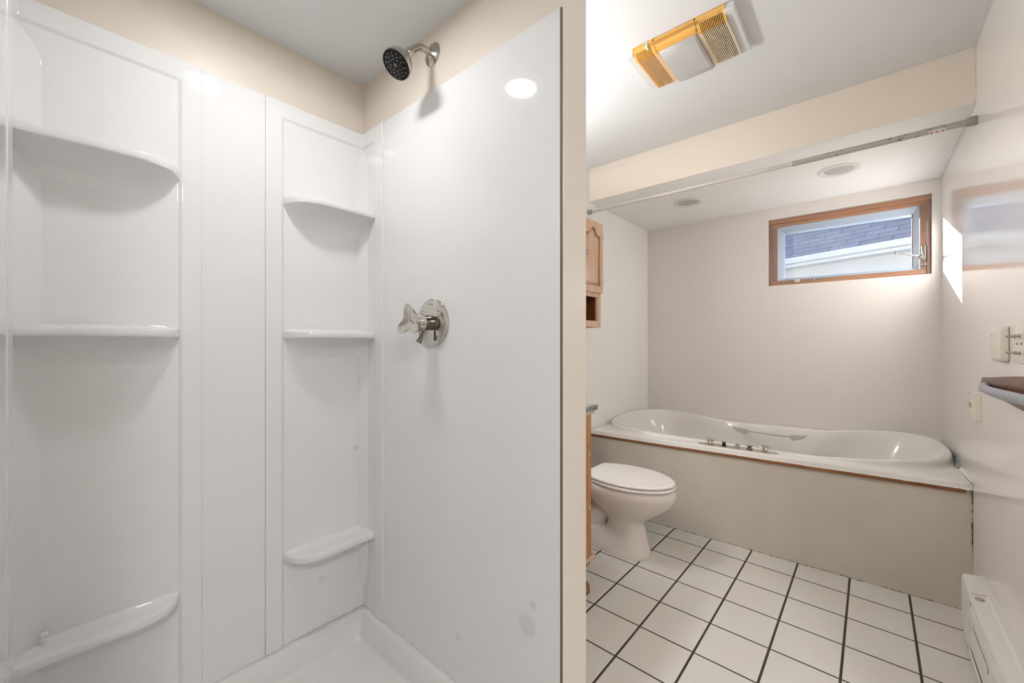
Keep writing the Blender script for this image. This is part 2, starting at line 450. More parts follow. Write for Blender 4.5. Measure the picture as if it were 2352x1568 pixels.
struct(link_mesh('wall_front', bbox(XP - 0.1, 2.0, YF - 0.1, YF, 0, ZC), 'wall', smooth=0))
struct(link_mesh('wall_far_right', bbox(1.9, 2.0, YF, 1.27, 0, ZC), 'wall', smooth=0))
struct(link_mesh('wall_recess', bbox(XR + 0.12, 1.9, 1.15, 1.27, 0, ZC), 'wall', smooth=0))
# dropped ceilings over the shower and over the tub
struct(link_mesh('ceiling', bbox(XL, XP, YSIDE, YH, ZSH, ZC), ['ceiling'], smooth=0))
bm = bmesh.new(); box(bm, XL, XR, YB, YK, ZS, ZC)
bm.faces.ensure_lookup_table()
for f in bm.faces:
    f.normal_update()
    if abs(f.normal.y) > 0.9 and f.calc_center_median().y < YB + 0.1: f.material_index = 1
struct(link_mesh('ceiling', bm, ['soffit', 'beige'], smooth=0, bevel=0.002))

# tub front knee wall (slightly skewed to the room) --------------------
FA = Vector((XL, 2.605, 0)); FB = Vector((XR, 2.669, 0))
FU = (FB - FA).normalized(); FN = Vector((FU.y, -FU.x, 0))
def fpt(s, off, z):
    """s 0..1 along the front, off = distance out of the apron face"""
    p = FA + (FB - FA) * s + FN * off
    return (p.x, p.y, z)
def ztop(s): return 0.549 + (0.566 - 0.549) * s
bm = bmesh.new()
NS = 24
r = []
for i in range(NS + 1):
    s = i / NS
    r.append([fpt(s, 0, 0), fpt(s, 0, ztop(s) - 0.02), fpt(s, -0.05, ztop(s) - 0.02), fpt(s, -0.05, 0)])
loft(bm, r, True, True, True)
struct(link_mesh('wall_tub', bm, 'apron', smooth=30))
# oak half round under the deck lip
bm = bmesh.new(); r = []
for i in range(41):
    s = i / 40 * 0.988; zt = ztop(s) - 0.027; zb = zt - 0.0185; ring = []
    for k in range(9):
        a = -PI / 2 + PI * k / 8
        ring.append(fpt(s, 0.008 + 0.011 * math.cos(a), (zt + zb) / 2 + (zt - zb) / 2 * math.sin(a)))
    ring += [fpt(s, -0.001, zt), fpt(s, -0.001, zb)]
    r.append(ring)
loft(bm, r, True, True, True)
struct(link_mesh('trim_1', bm, 'oak_trim'))
# ragged paint and caulk line above the oak trim
bm = bmesh.new(); r = []
for i in range(161):
    s = i / 160 * 0.995; w = 0.002 + 0.003 * random.random() * (0.4 + 0.6 * math.sin(i * 0.21) ** 2)
    z = ztop(s) - 0.0255
    r.append([fpt(s, 0.002, z + 0.004), fpt(s, 0.0175, z + 0.003), fpt(s, 0.0205, z - w * 0.6), fpt(s, 0.002, z - 0.002)])
loft(bm, r, True, True, True)
struct(link_mesh('trim_2', bm, 'caulk'))
# grimy joint at the floor
bm = bmesh.new(); r = []
for i in range(161):
    s = i / 160; w = 0.0016 + 0.0035 * random.random() ** 3
    r.append([fpt(s, 0, 0), fpt(s, 0, w), fpt(s, w, 0.0006), fpt(s, w, 0)])
loft(bm, r, True, True, True)
struct(link_mesh('trim_3', bm, 'dirt', smooth=0))
# cracked joint between apron and right wall
bm = bmesh.new(); r = []
for i in range(60):
    z = 0.20 + (0.545 - 0.20) * i / 59; w = 0.0012 + 0.0035 * random.random() ** 2
    r.append([(XR - w - 0.001, 2.6675, z), (XR - 0.0008, 2.664 - 0.003 * random.random(), z), (XR, 2.668, z)])
loft(bm, r, True, True, True)
struct(link_mesh('trim_4', bm, 'crack', smooth=0))
# bronze joint strip at the free edge of the shower panel
struct(link_mesh('trim_5', bbox(-0.5712, -0.5665, YH - 0.0035, YH, PAN_Z, PANEL_Z), 'gasket', smooth=0))
# grey stain ring left where the panel top meets the partition is part of paint; beige edge bead
# ================================================================== WINDOW
yw = YK + WD
win = thing('window_1', (-0.13, yw, WZ0), kind='structure')
bm = bmesh.new()
fx0, fx1, fz0, fz1 = WX0, WX1, WZ0, WZ1
# top and bottom rails, two stepped profiles each
for (z0, z1) in ((fz1 - 0.055, fz1), (fz0, fz0 + 0.037)):
    box(bm, fx0, fx1, yw, yw + 0.12, z0, z1)
box(bm, fx0, fx1, yw - 0.010, yw, fz1 - 0.030, fz1)
link_mesh('frame_rail', bm, 'win_wood', win, bevel=0.003)
bm = bmesh.new()
box(bm, fx0, fx0 + 0.052, yw + 0.0005, yw + 0.12, fz0, fz1 - 0.03); box(bm, fx1 - 0.052, fx1, yw + 0.0005, yw + 0.12, fz0, fz1 - 0.03)
box(bm, fx0, fx0 + 0.018, yw - 0.010, yw, fz0, fz1 - 0.0301); box(bm, fx1 - 0.02, fx1, yw - 0.010, yw, fz0, fz1 - 0.0301)
link_mesh('frame_stile', bm, 'win_wood_v', win, bevel=0.003)
sx0, sx1, sz0, sz1 = fx0 + 0.045, fx1 - 0.050, fz0 + 0.030, fz1 - 0.053
bm = bmesh.new()
ys = yw + 0.055
gx0, gx1, gz0, gz1 = sx0 + 0.042, sx1 - 0.030, sz0 + 0.028, sz1 - 0.042
outer = [(sx0, sz0), (sx1, sz0), (sx1, sz1), (sx0, sz1)]
inner = [(gx0, gz0), (gx1, gz0), (gx1, gz1), (gx0, gz1)]
mid = [((a[0] * .45 + b[0] * .55), (a[1] * .45 + b[1] * .55)) for a, b in zip(outer, inner)]
loft(bm, [[(p[0], yw + 0.125, p[1]) for p in outer], [(p[0], yw + 0.018, p[1]) for p in outer], [(p[0], yw + 0.036, p[1]) for p in mid],
          [(p[0], yw + 0.040, p[1]) for p in mid], [(p[0], ys, p[1]) for p in inner], [(p[0], yw + 0.125, p[1]) for p in inner]])
link_mesh('sash', bm, 'alu', win, smooth=20)
link_mesh('glass_pane', bbox(gx0 - 0.004, gx1 + 0.004, yw + 0.062, yw + 0.066, gz0 - 0.004, gz1 + 0.004), 'glass', win, smooth=0)
bm = bmesh.new()
tube(bm, [(gx1 - 0.002, yw + 0.056, gz0), (gx1 - 0.003, yw + 0.056, (gz0 + gz1) / 2), (gx1 - 0.002, yw + 0.056, gz1)], 0.003, 8)
link_mesh('glazing_bead', bm, 'oak_trim', win)
# crank on the right stile
cr = link_mesh('crank_housing', bbox(fx1 - 0.046, fx1 - 0.022, yw - 0.022, yw - 0.0, 1.705, 1.798), 'nickel', win, bevel=0.006)
bm = bmesh.new()
lathe(bm, (fx1 - 0.050, yw - 0.020, 1.728), (-0.3, -1, 0.1), [(-0.015, 0.010), (0.0, 0.014), (0.012, 0.013), (0.02, 0.006)], 20)
pts = smooth_path([(fx1 - 0.052, yw - 0.030, 1.730), (fx1 - 0.085, yw - 0.040, 1.738), (fx1 - 0.130, yw - 0.050, 1.752), (fx1 - 0.168, yw - 0.055, 1.760)], 5)
tube(bm, pts, [0.008 - 0.003 * abs(math.sin(PI * i / (len(pts) - 1))) for i in range(len(pts))], 12)
lathe(bm, (fx1 - 0.168, yw - 0.050, 1.760), (0, -1, 0), [(0, 0.008), (0.016, 0.009), (0.018, 0.005)], 16)
link_mesh('crank_handle', bm, 'nickel', cr)
link_mesh('sash_lock', bbox(fx1 - 0.046, fx1 - 0.020, yw - 0.010, yw, 1.672, 1.684), 'nickel', win, bevel=0.003)
bm = bmesh.new(); box(bm, -0.41, -0.375, yw - 0.012, yw, 1.628, 1.650); box(bm, -0.402, -0.383, yw - 0.02, yw - 0.01, 1.632, 1.645)
link_mesh('clip', bm, 'plate', win, bevel=0.003)
bm = bmesh.new(); box(bm, -0.305, -0.225, yw - 0.006, yw, 1.640, 1.648); box(bm, -0.305, -0.29, yw - 0.012, yw, 1.632, 1.652)
link_mesh('sash_stay', bm, 'nickel', win, bevel=0.002)
# painted casing bead around the opening
bm = bmesh.new()
for (a, b, c, d) in ((WX0 - 0.008, WX0, WZ0, WZ1 + 0.008), (WX1, WX1 + 0.004, WZ0, WZ1 + 0.008), (WX0, WX1, WZ1, WZ1 + 0.008)):
    box(bm, a, b, YK - 0.0025, YK + 0.01, c, d)
struct(link_mesh('trim_6', bm, 'caulk', smooth=0))

# ================================================================== NEIGHBOUR HOUSE
EA = Vector((-1.9, 8.075, 2.477)); EB = Vector((2.6, 6.10, 2.477))
eu = (EB - EA).normalized(); en = Vector((-eu.y, eu.x, 0))      # into the house
house = thing('neighbour_house', (0.3, 8.0, 0), 'neighbouring house with grey shingle roof and white gutter seen through the window', 'house')
bm = bmesh.new()
pitch = math.radians(43); Lr = 4.2
roof_l = (EB - EA).length
box(bm, 0, roof_l, 0, Lr, -0.05, 0)
ro = link_mesh('roof', bm, 'shingle', None, smooth=0)
ro.parent = house
mw = Matrix.Translation(EA - Vector(house.location) - en * 0.03) @ Matrix(((eu.x, en.x * math.cos(pitch), -en.x * math.sin(pitch), 0), (eu.y, en.y * math.cos(pitch), -en.y * math.sin(pitch), 0), (0, math.sin(pitch), math.cos(pitch), 0), (0, 0, 0, 1)))
ro.matrix_local = mw
bm = bmesh.new()
def hp(s, o, z): p = EA + eu * s + en * o; return (p.x, p.y, z)
prof = [(-0.11, 2.465), (-0.115, 2.445), (-0.10, 2.425), (-0.085, 2.39), (-0.02, 2.383), (0.0, 2.385), (0.0, 2.465), (-0.012, 2.465), (-0.02, 2.395), (-0.075, 2.40), (-0.10, 2.455)]
loft(bm, [[hp(s, o, z) for o, z in prof] for s in (0, roof_l)], True, True, True)
link_mesh('gutter', bm, 'gutter', house, smooth=30)
bm = bmesh.new()
loft(bm, [[hp(s, 0.001, 2.46), hp(s, 0.001, 2.345), hp(s, 0.02, 2.345), hp(s, 0.30, 2.36), hp(s, 0.30, 2.46)] for s in (0, roof_l)], True, True, True)
link_mesh('fascia', bm, 'gutter', house, smooth=0)
bm = bmesh.new()
loft(bm, [[hp(s, 0.30, 0), hp(s, 0.30, 2.40), hp(s, 0.5, 2.40), hp(s, 0.5, 0)] for s in (0, roof_l)], True, True, True)
link_mesh('siding', bm, 'siding', house, smooth=0)
tag(link_mesh('yard', bbox(-14, 14, YK + 0.3, 30, -0.3, -0.15), 'ground', smooth=0), kind='structure')

# ================================================================== SHOWER SURROUND
def corner_unit(name, label, kind):
    if kind == 'R':
        A, AR, CA = 0.3565, 0.303, 0.030
        w = lambda a, b, z: (XL + b, YH - a, z)
        t_end = 0.010
    else:
        A, AR, CA = 0.3685, 0.317, 0.050
        w = lambda a, b, z: (XL + b, YSIDE + a, z)
        t_end = 0.0052
    CB, BR, B = 0.042, 0.098, 0.157
    root = thing(name, w(0.02, 0.02, PAN_Z), label, 'shower wall panel', 'moulded corner units of the shower')
    t = 0.010; rc = 0.006
    rows = [(PAN_Z, 0.0, 1), (0.16, 0.0, 1), (0.20, 0.08, 1), (0.26, 0.55, 1), (0.31, 1, 1), (1.86, 1, 1), (1.878, 0.95, 1), (1.90, 0.78, 1), (1.922, 0.5, 1), (1.938, 0.22, 1), (1.947, 0.0, 1), (1.951, 0.0, 1), (1.960, 0, 0), (PANEL_Z, 0, 0)]
    bm = bmesh.new(); R = []
    for z, c, rec in rows:
        q = t - rc * rec
        ca = q + 0.004 + (CA - q - 0.004) * c; cb = q + 0.004 + (CB - q - 0.004) * c
        R.append([w(A, 0.0, z), w(A, t, z), w(AR + 0.004, t, z), w(AR - 0.004, q, z), w(ca + 0.006, q, z), w(ca, q + 0.0008, z), w((ca + q) / 2 + 0.0005, (cb + q) / 2 + 0.0005, z), w(q + 0.0008, cb, z), w(q, cb + 0.006, z),
                  w(q, BR - 0.004, z), w(t, BR + 0.004, z), w(t_end, B, z), w(0, B, z), w(0, 0, z)])
    loft(bm, R, True, True, True)
    link_mesh('panel', bm, 'acrylic_marked', root, smooth=32, bevel=0.0022)
    k = AR - 0.303
    # shelves: front edge as (a, b)
    F0 = [(0.303 + k, 0.002), (0.292 + k, 0.035), (0.280 + k, 0.060), (0.262 + k, 0.080), (0.235 + k, 0.094), (0.20 + k, 0.101), (0.15 + k, 0.101), (0.10, 0.098), (0.05, 0.096), (0.012, 0.097), (0.001, 0.098)]
    F = smooth_path([(a, b, 0) for a, b in F0], 4)
    n = len(F)
    # wall foot of every front point: along back wall, chamfer, side wall
    q = t - rc - 0.002
    Wp = []
    for i, p in enumerate(F):
        a = p.x
        if a > 0.045: Wp.append(Vector((a, q, 0)))
        else:
            s = 1 - a / 0.045
            Wp.append(Vector((0.045 * (1 - s) + (q - 0.003) * s, q + 0.022 * s, 0)))
    for zt, sag, dep in ((1.684, 0.070, 1.0), (1.222, 0.070, 1.0), (0.450, 0.05, 1.0 if kind == 'R' else 0.86)):
        bm = bmesh.new()
        def ring(frac, z):
            out = []
            for f, wv in zip(F, Wp):
                tw = min(1.0, (f - wv).length / 0.085) ** 1.2
                ff = Vector((f.x, wv.y + (f.y - wv.y) * dep if f.y > wv.y else f.y, 0)) if dep < 1 else f
                p = wv + (ff - wv) * frac
                zz = z if z > zt - 0.0235 else zt - 0.0235 + (z - zt + 0.0235) * tw
                out.append(w(p.x, p.y, zz))
            return out
        rings = [ring(0.0, zt + 0.014), ring(0.04, zt + 0.006), ring(0.11, zt + 0.001), ring(0.5, zt - 0.001), ring(0.93, zt), ring(0.985, zt - 0.0015), ring(1.0, zt - 0.006),
                 ring(1.0, zt - 0.018), ring(0.98, zt - 0.022), ring(0.90, zt - 0.024), ring(0.6, zt - 0.034), ring(0.3, zt - 0.034 - sag * 0.22), ring(0.12, zt - 0.034 - sag * 0.5), ring(0.03, zt - 0.034 - sag * 0.85), ring(0.0, zt - 0.034 - sag)]
        loft(bm, rings, False)
        # close the ends and the back
        bm.verts.ensure_lookup_table()
        link_mesh('shelf', bm, 'acrylic', root, smooth=50)
    return root
corner_unit('shower_corner_panel', 'glossy white moulded shower corner panel with three shelves under the showerhead', 'R')
cl = corner_unit('shower_corner_panel', 'glossy white moulded shower corner panel with three shelves at the far left edge', 'L')
bm = bmesh.new(); box(bm, XL + 0.002, XL + 0.012, 0.006, 0.020, 0.470, 0.482)
link_mesh('plug', bbox(XL + 0.014, XL + 0.026, -0.010, 0.004, 0.468, 0.480), 'acrylic', cl, bevel=0.003)
bm.free()
tag(link_mesh('shower_wall_panel', bbox(XL, XL + 0.0062, YSIDE + 0.3687, YH - 0.3567, PAN_Z, PANEL_Z), 'acrylic', bevel=0.0012),
    'plain white shower panel strip between the two shelved corner panels', 'shower wall panel')
tag(link_mesh('shower_wall_panel', bbox(-1.3688, -0.572, YH - 0.005, YH, PAN_Z, PANEL_Z), 'acrylic_marked', bevel=0.0012),
    'wide flat white shower panel behind the chrome valve', 'shower wall panel')
tag(link_mesh('shower_wall_panel', bbox(-1.3688, -0.572, YSIDE, YSIDE + 0.004, PAN_Z, PANEL_Z), 'acrylic', bevel=0.001),
    'flat white side shower panel seen edge on at the far left', 'shower wall panel')
# pan
def rrect(x0, x1, y0, y1, r, z, n=6):
    out = []
    for cx, cy, a0 in ((x1 - r, y1 - r, 0), (x0 + r, y1 - r, PI / 2), (x0 + r, y0 + r, PI), (x1 - r, y0 + r, 1.5 * PI)):
        for i in range(n + 1):
            a = a0 + PI / 2 * i / n; out.append((cx + r * math.cos(a), cy + r * math.sin(a), z))
    return out
bm = bmesh.new(); e = 0.0005
X0, X1, Y0, Y1 = XL + e, XP + 0.01, YSIDE + e, YH - e
loft(bm, [rrect(X0, X1, Y0, Y1, 0.004, 0.0), rrect(X0, X1, Y0, Y1, 0.004, PAN_Z - 0.0005), rrect(X0 + .022, X1 - .07, Y0 + .022, Y1 - .022, 0.012, PAN_Z - 0.0005),
          rrect(X0 + .026, X1 - .075, Y0 + .026, Y1 - .026, 0.014, PAN_Z - 0.006), rrect(X0 + .036, X1 - .085, Y0 + .036, Y1 - .036, 0.018, 0.05), rrect(X0 + .040, X1 - .089, Y0 + .040, Y1 - .040, 0.022, 0.038),
          rrect(X0 + .050, X1 - .10, Y0 + .050, Y1 - .050, 0.03, 0.031), rrect(X0 + .3, X1 - .35, Y0 + .3, Y1 - .3, 0.05, 0.024)], True, True, True)
pan = thing('shower_pan', (-1.05, 0.39, 0), 'white acrylic shower pan with raised lip below the shower panels', 'shower pan')
link_mesh('base', bm, 'pan', pan, smooth=40)
bm = bmesh.new(); lathe(bm, (-1.05, 0.39, 0.024), (0, 0, 1), [(0, 0.055), (0.002, 0.055), (0.003, 0.05)], 32)
link_mesh('drain', bm, 'chrome', pan)

# ================================================================== SHOWER HEAD
sh = thing('showerhead', (-1.08, YH, 2.133), 'brushed nickel shower head with black spray face on a bent wall arm', 'shower head')
bm = bmesh.new()
lathe(bm, (-1.08, YH, 2.133), (0, -1, 0), [(0.0, 0.037), (0.002, 0.0375), (0.004, 0.036), (0.009, 0.026), (0.013, 0.015), (0.016, 0.0115)], 40)
link_mesh('flange', bm, 'nickel', sh, smooth=40)
bm = bmesh.new()
arm = smooth_path([(-1.08, 0.8395, 2.133), (-1.08, 0.812, 2.1335), (-1.08, 0.788, 2.130), (-1.08, 0.768, 2.115), (-1.08, 0.752, 2.097), (-1.08, 0.744, 2.088)], 6)
tube(bm, arm, 0.0108, 20)
link_mesh('arm', bm, 'nickel', sh, smooth=60)
ax = Vector((0.0, -0.60, -0.80)).normalized()
hc = Vector((-1.08, 0.748, 2.092))
bm = bmesh.new()
lathe(bm, hc, ax, [(-0.006, 0.011), (-0.004, 0.0145), (0.008, 0.0148), (0.011, 0.0125), (0.013, 0.0115), (0.016, 0.0135), (0.021, 0.0165), (0.027, 0.0150), (0.030, 0.0165), (0.036, 0.026), (0.046, 0.036), (0.058, 0.0425), (0.070, 0.0455), (0.076, 0.0465), (0.080, 0.0455), (0.0795, 0.043)], 48)
link_mesh('body', bm, 'nickel', sh, smooth=40)
bm = bmesh.new()
lathe(bm, hc, ax, [(0.0785, 0.044), (0.0815, 0.0435), (0.0815, 0.0405), (0.0795, 0.039), (0.0815, 0.028), (0.083, 0.012), (0.083, 0.0)], 48)
face = link_mesh('spray_face', bm, 'black', sh, smooth=40)
face['label'] = 'black rubber spray face'
bm = bmesh.new()
lathe(bm, (0, 0, 0), ax, [(-0.002, 0.0018), (0.0015, 0.0016), (0.0028, 0.0008), (0.003, 0)], 10)
u, v = basis(ax)
nz = link_mesh('nozzle', bm, 'nozzle', None, smooth=60)
first = True
base_off = Vector(sh.location)
for rr, cnt in ((0.034, 14), (0.0255, 10), (0.017, 8)):
    for i in range(cnt):
        a = 2 * PI * i / cnt + rr * 20
        p = hc + ax * (0.0805 + (0.034 - rr) * 0.09) + u * rr * math.cos(a) + v * rr * math.sin(a)
        o = nz if first else nz.copy()
        if not first: C.objects.link(o)
        first = False
        o.parent = face; o.location = p
        # face itself is offset so that its local space equals the world
bm = bmesh.new(); lathe(bm, hc + ax * 0.082, ax, [(0, 0.0055), (0.0022, 0.005), (0.0022, 0.003), (0.001, 0.002)], 16)
link_mesh('centre_screw', bm, 'nozzle', face)

# ================================================================== SHOWER VALVE
VX, VZ = -1.070, 1.247
va = thing('shower_valve', (VX, YH - 0.005, VZ), 'round chrome shower valve with three-lobed handle and small diverter lever', 'shower valve')
bm = bmesh.new(); lathe(bm, (VX, YH - 0.005, VZ), (0, -1, 0), [(0.0, 0.0785), (0.007, 0.0785), (0.0105, 0.075), (0.012, 0.071), (0.0125, 0.0)], 72)
esc = link_mesh('escutcheon', bm, 'chrome', va, smooth=30)
text_mesh('lettering', 'SYMMONS', 0.0052, (VX, YH - 0.01755, VZ + 0.060), (PI / 2, 0, 0), 'black_metal', esc)
text_mesh('lettering', 'OFF', 0.0060, (VX + 0.040, YH - 0.01755, VZ + 0.036), (PI / 2, 0, 0), 'black_metal', esc)
for a in (-2.5, -0.9, 0.5, 2.4):
    x, z = VX + 0.058 * math.cos(a), VZ + 0.058 * math.sin(a)
    bm = bmesh.new(); lathe(bm, (x, YH - 0.0172, z), (0, -1, 0), [(0, 0.0018), (0.0004, 0.0018)], 10)
    link_mesh('index_mark', bm, 'black_metal', esc)
bm = bmesh.new(); lathe(bm, (VX, YH - 0.015, VZ), (0, -1, 0), [(0, 0.0245), (0.020, 0.0245), (0.021, 0.0225), (0.046, 0.0225)], 48)
sl = link_mesh('sleeve', bm, 'chrome_dark', va, smooth=30)
bm = bmesh.new(); lathe(bm, (VX - 0.004, YH - 0.035, VZ - 0.0225), (0, -1, 0), [(0, 0.0025), (0.001, 0.0025)], 12)
bm.free()
# handle: trefoil with concave sides
def trefoil(R, k, n=90):
    out = []
    for i in range(n):
        a = 2 * PI * i / n
        c = (0.5 + 0.5 * math.cos(3 * (a - PI / 2))) ** 1.5
        out.append((R * (k + (1 - k) * c), a))
    return out
bm = bmesh.new(); rings = []
for (y, R, k, lean) in ((0.050, 0.020, 1.0, 0), (0.052, 0.0275, 1.0, 0), (0.076, 0.0275, 1.0, 0), (0.079, 0.031, 0.85, 0), (0.086, 0.041, 0.60, 0), (0.096, 0.052, 0.46, 0), (0.104, 0.058, 0.42, 0), (0.108, 0.057, 0.40, 0), (0.107, 0.046, 0.40, 0), (0.102, 0.022, 0.5, 0), (0.100, 0.004, 0.6, 0)):
    rings.append([(VX + r_ * math.cos(a), YH - y, VZ + r_ * math.sin(a)) for r_, a in trefoil(R, k)])
loft(bm, rings, True, True, True)
link_mesh('handle', bm, 'chrome', va, smooth=45)
bm = bmesh.new()
d = Vector((-0.25, -0.35, -1)).normalized()
lathe(bm, (VX - 0.002, YH - 0.040, VZ - 0.020), d, [(0, 0.0045), (0.012, 0.0045), (0.030, 0.006), (0.046, 0.0095), (0.048, 0.009), (0.0485, 0.0)], 20)
link_mesh('diverter_lever', bm, 'chrome_dark', va, smooth=40)

# ================================================================== LAMPS
def downlight(name, c, lit, label, group=None):
    x, y, z = c
    root = thing(name, c, label, 'ceiling light', group)
    ro, ri = (0.102, 0.068) if not lit else (0.092, 0.059)
    bm = bmesh.new(); lathe(bm, c, (0, 0, -1), [(0.0, ro), (0.003, ro), (0.006, ro - 0.006), (0.0075, ro - 0.014), (0.0065, ri + 0.004), (0.003, ri), (0.0, ri)], 64, cap0=False, cap1=False)
    link_mesh('trim_ring', bm, 'light_trim', root, smooth=40)
    bm = bmesh.new(); lathe(bm, (x, y, z), (0, 0, -1), [(0.001, ri), (0.004, ri - 0.001), (0.006, ri * 0.8), (0.0065, 0.0)], 64)
    link_mesh('lens', bm, emit('lit_lens', (0.965, 0.972, 1.0), SHOWER_LAMP) if lit else 'lens', root, smooth=40)
downlight('recessed_light', (-0.985, 3.082, ZS), False, 'unlit recessed ceiling light over the left end of the tub, nearer the toilet', 'unlit lights over the tub')
downlight('recessed_light', (-0.128, 3.086, ZS), False, 'unlit recessed ceiling light in front of the window, nearer the right wall', 'unlit lights over the tub')
downlight('recessed_light', (-1.055, 0.405, ZSH), True, 'lit recessed light over the shower, seen as white reflection in panels')
# unseen fill lamp added behind the camera to brighten the room
lr = thing('added_fill_lamp', (1.15, -0.45, ZC), 'round fill lamp added on the ceiling out of view', 'ceiling light')
bm = bmesh.new(); lathe(bm, (1.15, -0.45, ZC), (0, 0, -1), [(0, 0.19), (0.02, 0.19), (0.03, 0.18)], 48)
link_mesh('base', bm, 'light_trim', lr)
bm = bmesh.new(); lathe(bm, (1.15, -0.45, ZC), (0, 0, -1), [(0.03, 0.18), (0.05, 0.17), (0.075, 0.12), (0.085, 0.05), (0.086, 0)], 48)
link_mesh('shade', bm, emit('fill_lamp_shade', (0.95, 0.962, 1.0), FILL_LAMP), lr)
# hidden bulb bar added over the vanity as fill light
vb = thing('added_bulb_bar', (XL, 1.35, 1.85), 'bar of round bulbs added out of view as fill light', 'fill light')
link_mesh('bar', bbox(XL, XL + 0.04, 1.08, 1.64, 1.80, 1.90), 'chrome', vb, bevel=0.004)
be = emit('fill_bulb', (0.95, 0.962, 1.0), FILL_BULBS)
bm = bmesh.new(); bmesh.ops.create_uvsphere(bm, u_segments=24, v_segments=16, radius=0.05)
b0 = link_mesh('bulb', bm, be, None)
for i, y in enumerate((1.15, 1.29, 1.43, 1.57)):
    o = b0 if i == 0 else b0.copy()
    if i: C.objects.link(o)
    o.parent = vb; o.location = Vector((XL + 0.085, y, 1.85)) - Vector(vb.location)

# ================================================================== FAN HEATER ON THE CEILING
fan = thing('bathroom_fan_heater', (-0.58, 1.80, ZC), 'yellowed ceiling fan heater with two slatted grilles and grey light lens', 'ceiling fan')
bm = bmesh.new()
box(bm, -0.793, -0.367, 1.655, 1.955, ZC - 0.012, ZC)
for (xa, xb) in ((-0.793, -0.757), (-0.403, -0.367)):
    box(bm, xa, xb, 1.657, 1.953, ZC - 0.026, ZC - 0.010)
link_mesh('mounting_plate', bm, 'fan_white', fan, bevel=0.004)
bm = bmesh.new(); box(bm, -0.752, -0.405, 1.672, 1.950, ZC - 0.0165, ZC - 0.012)
link_mesh('inner_box', bm, 'dark_in', fan, smooth=0)
def yprof(y):
    # underside height of the grille below the ceiling
    if y < 1.690: return 0.012 + 0.024 * (y - 1.650) / 0.040
    return 0.036 if y < 1.935 else 0.036 - 0.02 * (y - 1.935) / 0.02
def bar_y(bm, x0, x1, y0, y1, th=0.004):
    ys = [y for y in (y0, 1.690, 1.935, y1) if y0 <= y <= y1]; ys = sorted(set(ys))
    loft(bm, [[(x0, y, ZC - yprof(y)), (x1, y, ZC - yprof(y)), (x1, y, ZC - yprof(y) + th), (x0, y, ZC - yprof(y) + th)] for y in ys], True, True, True)
bm = bmesh.new()
# frame pieces
bar_y(bm, -0.757, -0.748, 1.650, 1.955, 0.02); bar_y(bm, -0.408, -0.399, 1.650, 1.955, 0.02)
bar_y(bm, -0.682, -0.664, 1.650, 1.957, 0.018); bar_y(bm, -0.508, -0.490, 1.650, 1.957, 0.018)
# front sloping fascia, upper half solid
for (x0, x1, yy) in ((-0.757, -0.399, 1.664), (-0.672, -0.500, 1.690)):
    loft(bm, [[(x, 1.650, ZC - 0.002), (x, 1.650, ZC - 0.012), (x, yy, ZC - yprof(yy) ), (x, yy, ZC - yprof(yy) + 0.006)] for x in (x0, x1)], True, True, True)
box(bm, -0.664, -0.508, 1.676, 1.692, ZC - 0.036, ZC - 0.02)
link_mesh('frame', bm, 'yellow', fan, smooth=0, bevel=0.0012)
for name, xa, xb, n in (('grille', -0.747, -0.683, 13), ('grille', -0.489, -0.409, 14)):
    bm = bmesh.new(); st = (xb - xa) / n
    for i in range(n):
        bar_y(bm, xa + st * i + st * 0.28, xa + st * i + st * 0.72, 1.656, 1.955 + (0.004 if i % 3 == 0 else 0), 0.010)
    for y in (1.735, 1.80, 1.865, 1.93):
        box(bm, xa, xb, y, y + 0.002, ZC - 0.031, ZC - 0.028)
    link_mesh(name, bm, 'yellow', fan, smooth=0)
bm = bmesh.new(); R = []
for y, dz in ((1.692, 0.030), (1.693, 0.037), (1.700, 0.043), (1.74, 0.048), (1.82, 0.050), (1.90, 0.048), (1.945, 0.043), (1.957, 0.036), (1.958, 0.02)):
    ring = []
    for x, k in ((-0.664, 0), (-0.662, 0.7), (-0.655, 1), (-0.59, 1.08), (-0.517, 1), (-0.510, 0.7), (-0.508, 0)):
        ring.append((x, y, ZC - 0.02 - (dz - 0.02) * k))
    R.append(ring)
loft(bm, R, False)
link_mesh('light_lens', bm, 'lens', fan, smooth=40)
bm = bmesh.new(); box(bm, -0.700, -0.690, 1.648, 1.668, ZC - 0.026, ZC - 0.004)
link_mesh('broken_tab', bm, 'fan_white', fan, bevel=0.002)

# ================================================================== CURTAIN ROD
rod = thing('curtain_rod', (-0.3, 2.583, 2.121), 'long grey tension rod spanning the room under the ceiling drop', 'curtain rod')
RA, RB, RJ = Vector((XL, 2.588, 2.124)), Vector((XR, 2.570, 2.116)), Vector((-0.296, 2.580, 2.1195))
bm = bmesh.new(); tube(bm, [RA + Vector((0.01, 0, 0)), RJ], 0.0110, 24); link_mesh('thin_tube', bm, 'rod', rod)
bm = bmesh.new(); tube(bm, [RJ, RB - Vector((0.01, 0, 0))], 0.0135, 24); link_mesh('thick_tube', bm, 'rod_dark', rod)
for p, dx, r in ((RA, 1, 0.017), (RB, -1, 0.019)):
    bm = bmesh.new(); lathe(bm, p, (dx, 0, 0), [(0, r * 0.93), (0.004, r), (0.020, r), (0.024, r * 0.9), (0.030, r * 0.95), (0.034, r * 0.8)], 28)
    link_mesh('end_cap', bm, 'rod_cap', rod)['label'] = 'darker rubber end cap'
def on_rod(x): return RJ + (RB - RJ) * ((x - RJ.x) / (RB.x - RJ.x))
bm = bmesh.new()
R = []
for x in (0.206, 0.256):
    c = on_rod(x); R.append([c + Vector((0, 0.0139 * math.cos(a), 0.0139 * math.sin(a))) for a in [math.radians(q) for q in range(195, 300, 8)]])
loft(bm, R, False)
lab = link_mesh('warning_label', bm, 'label', rod, smooth=0)
bm = bmesh.new()
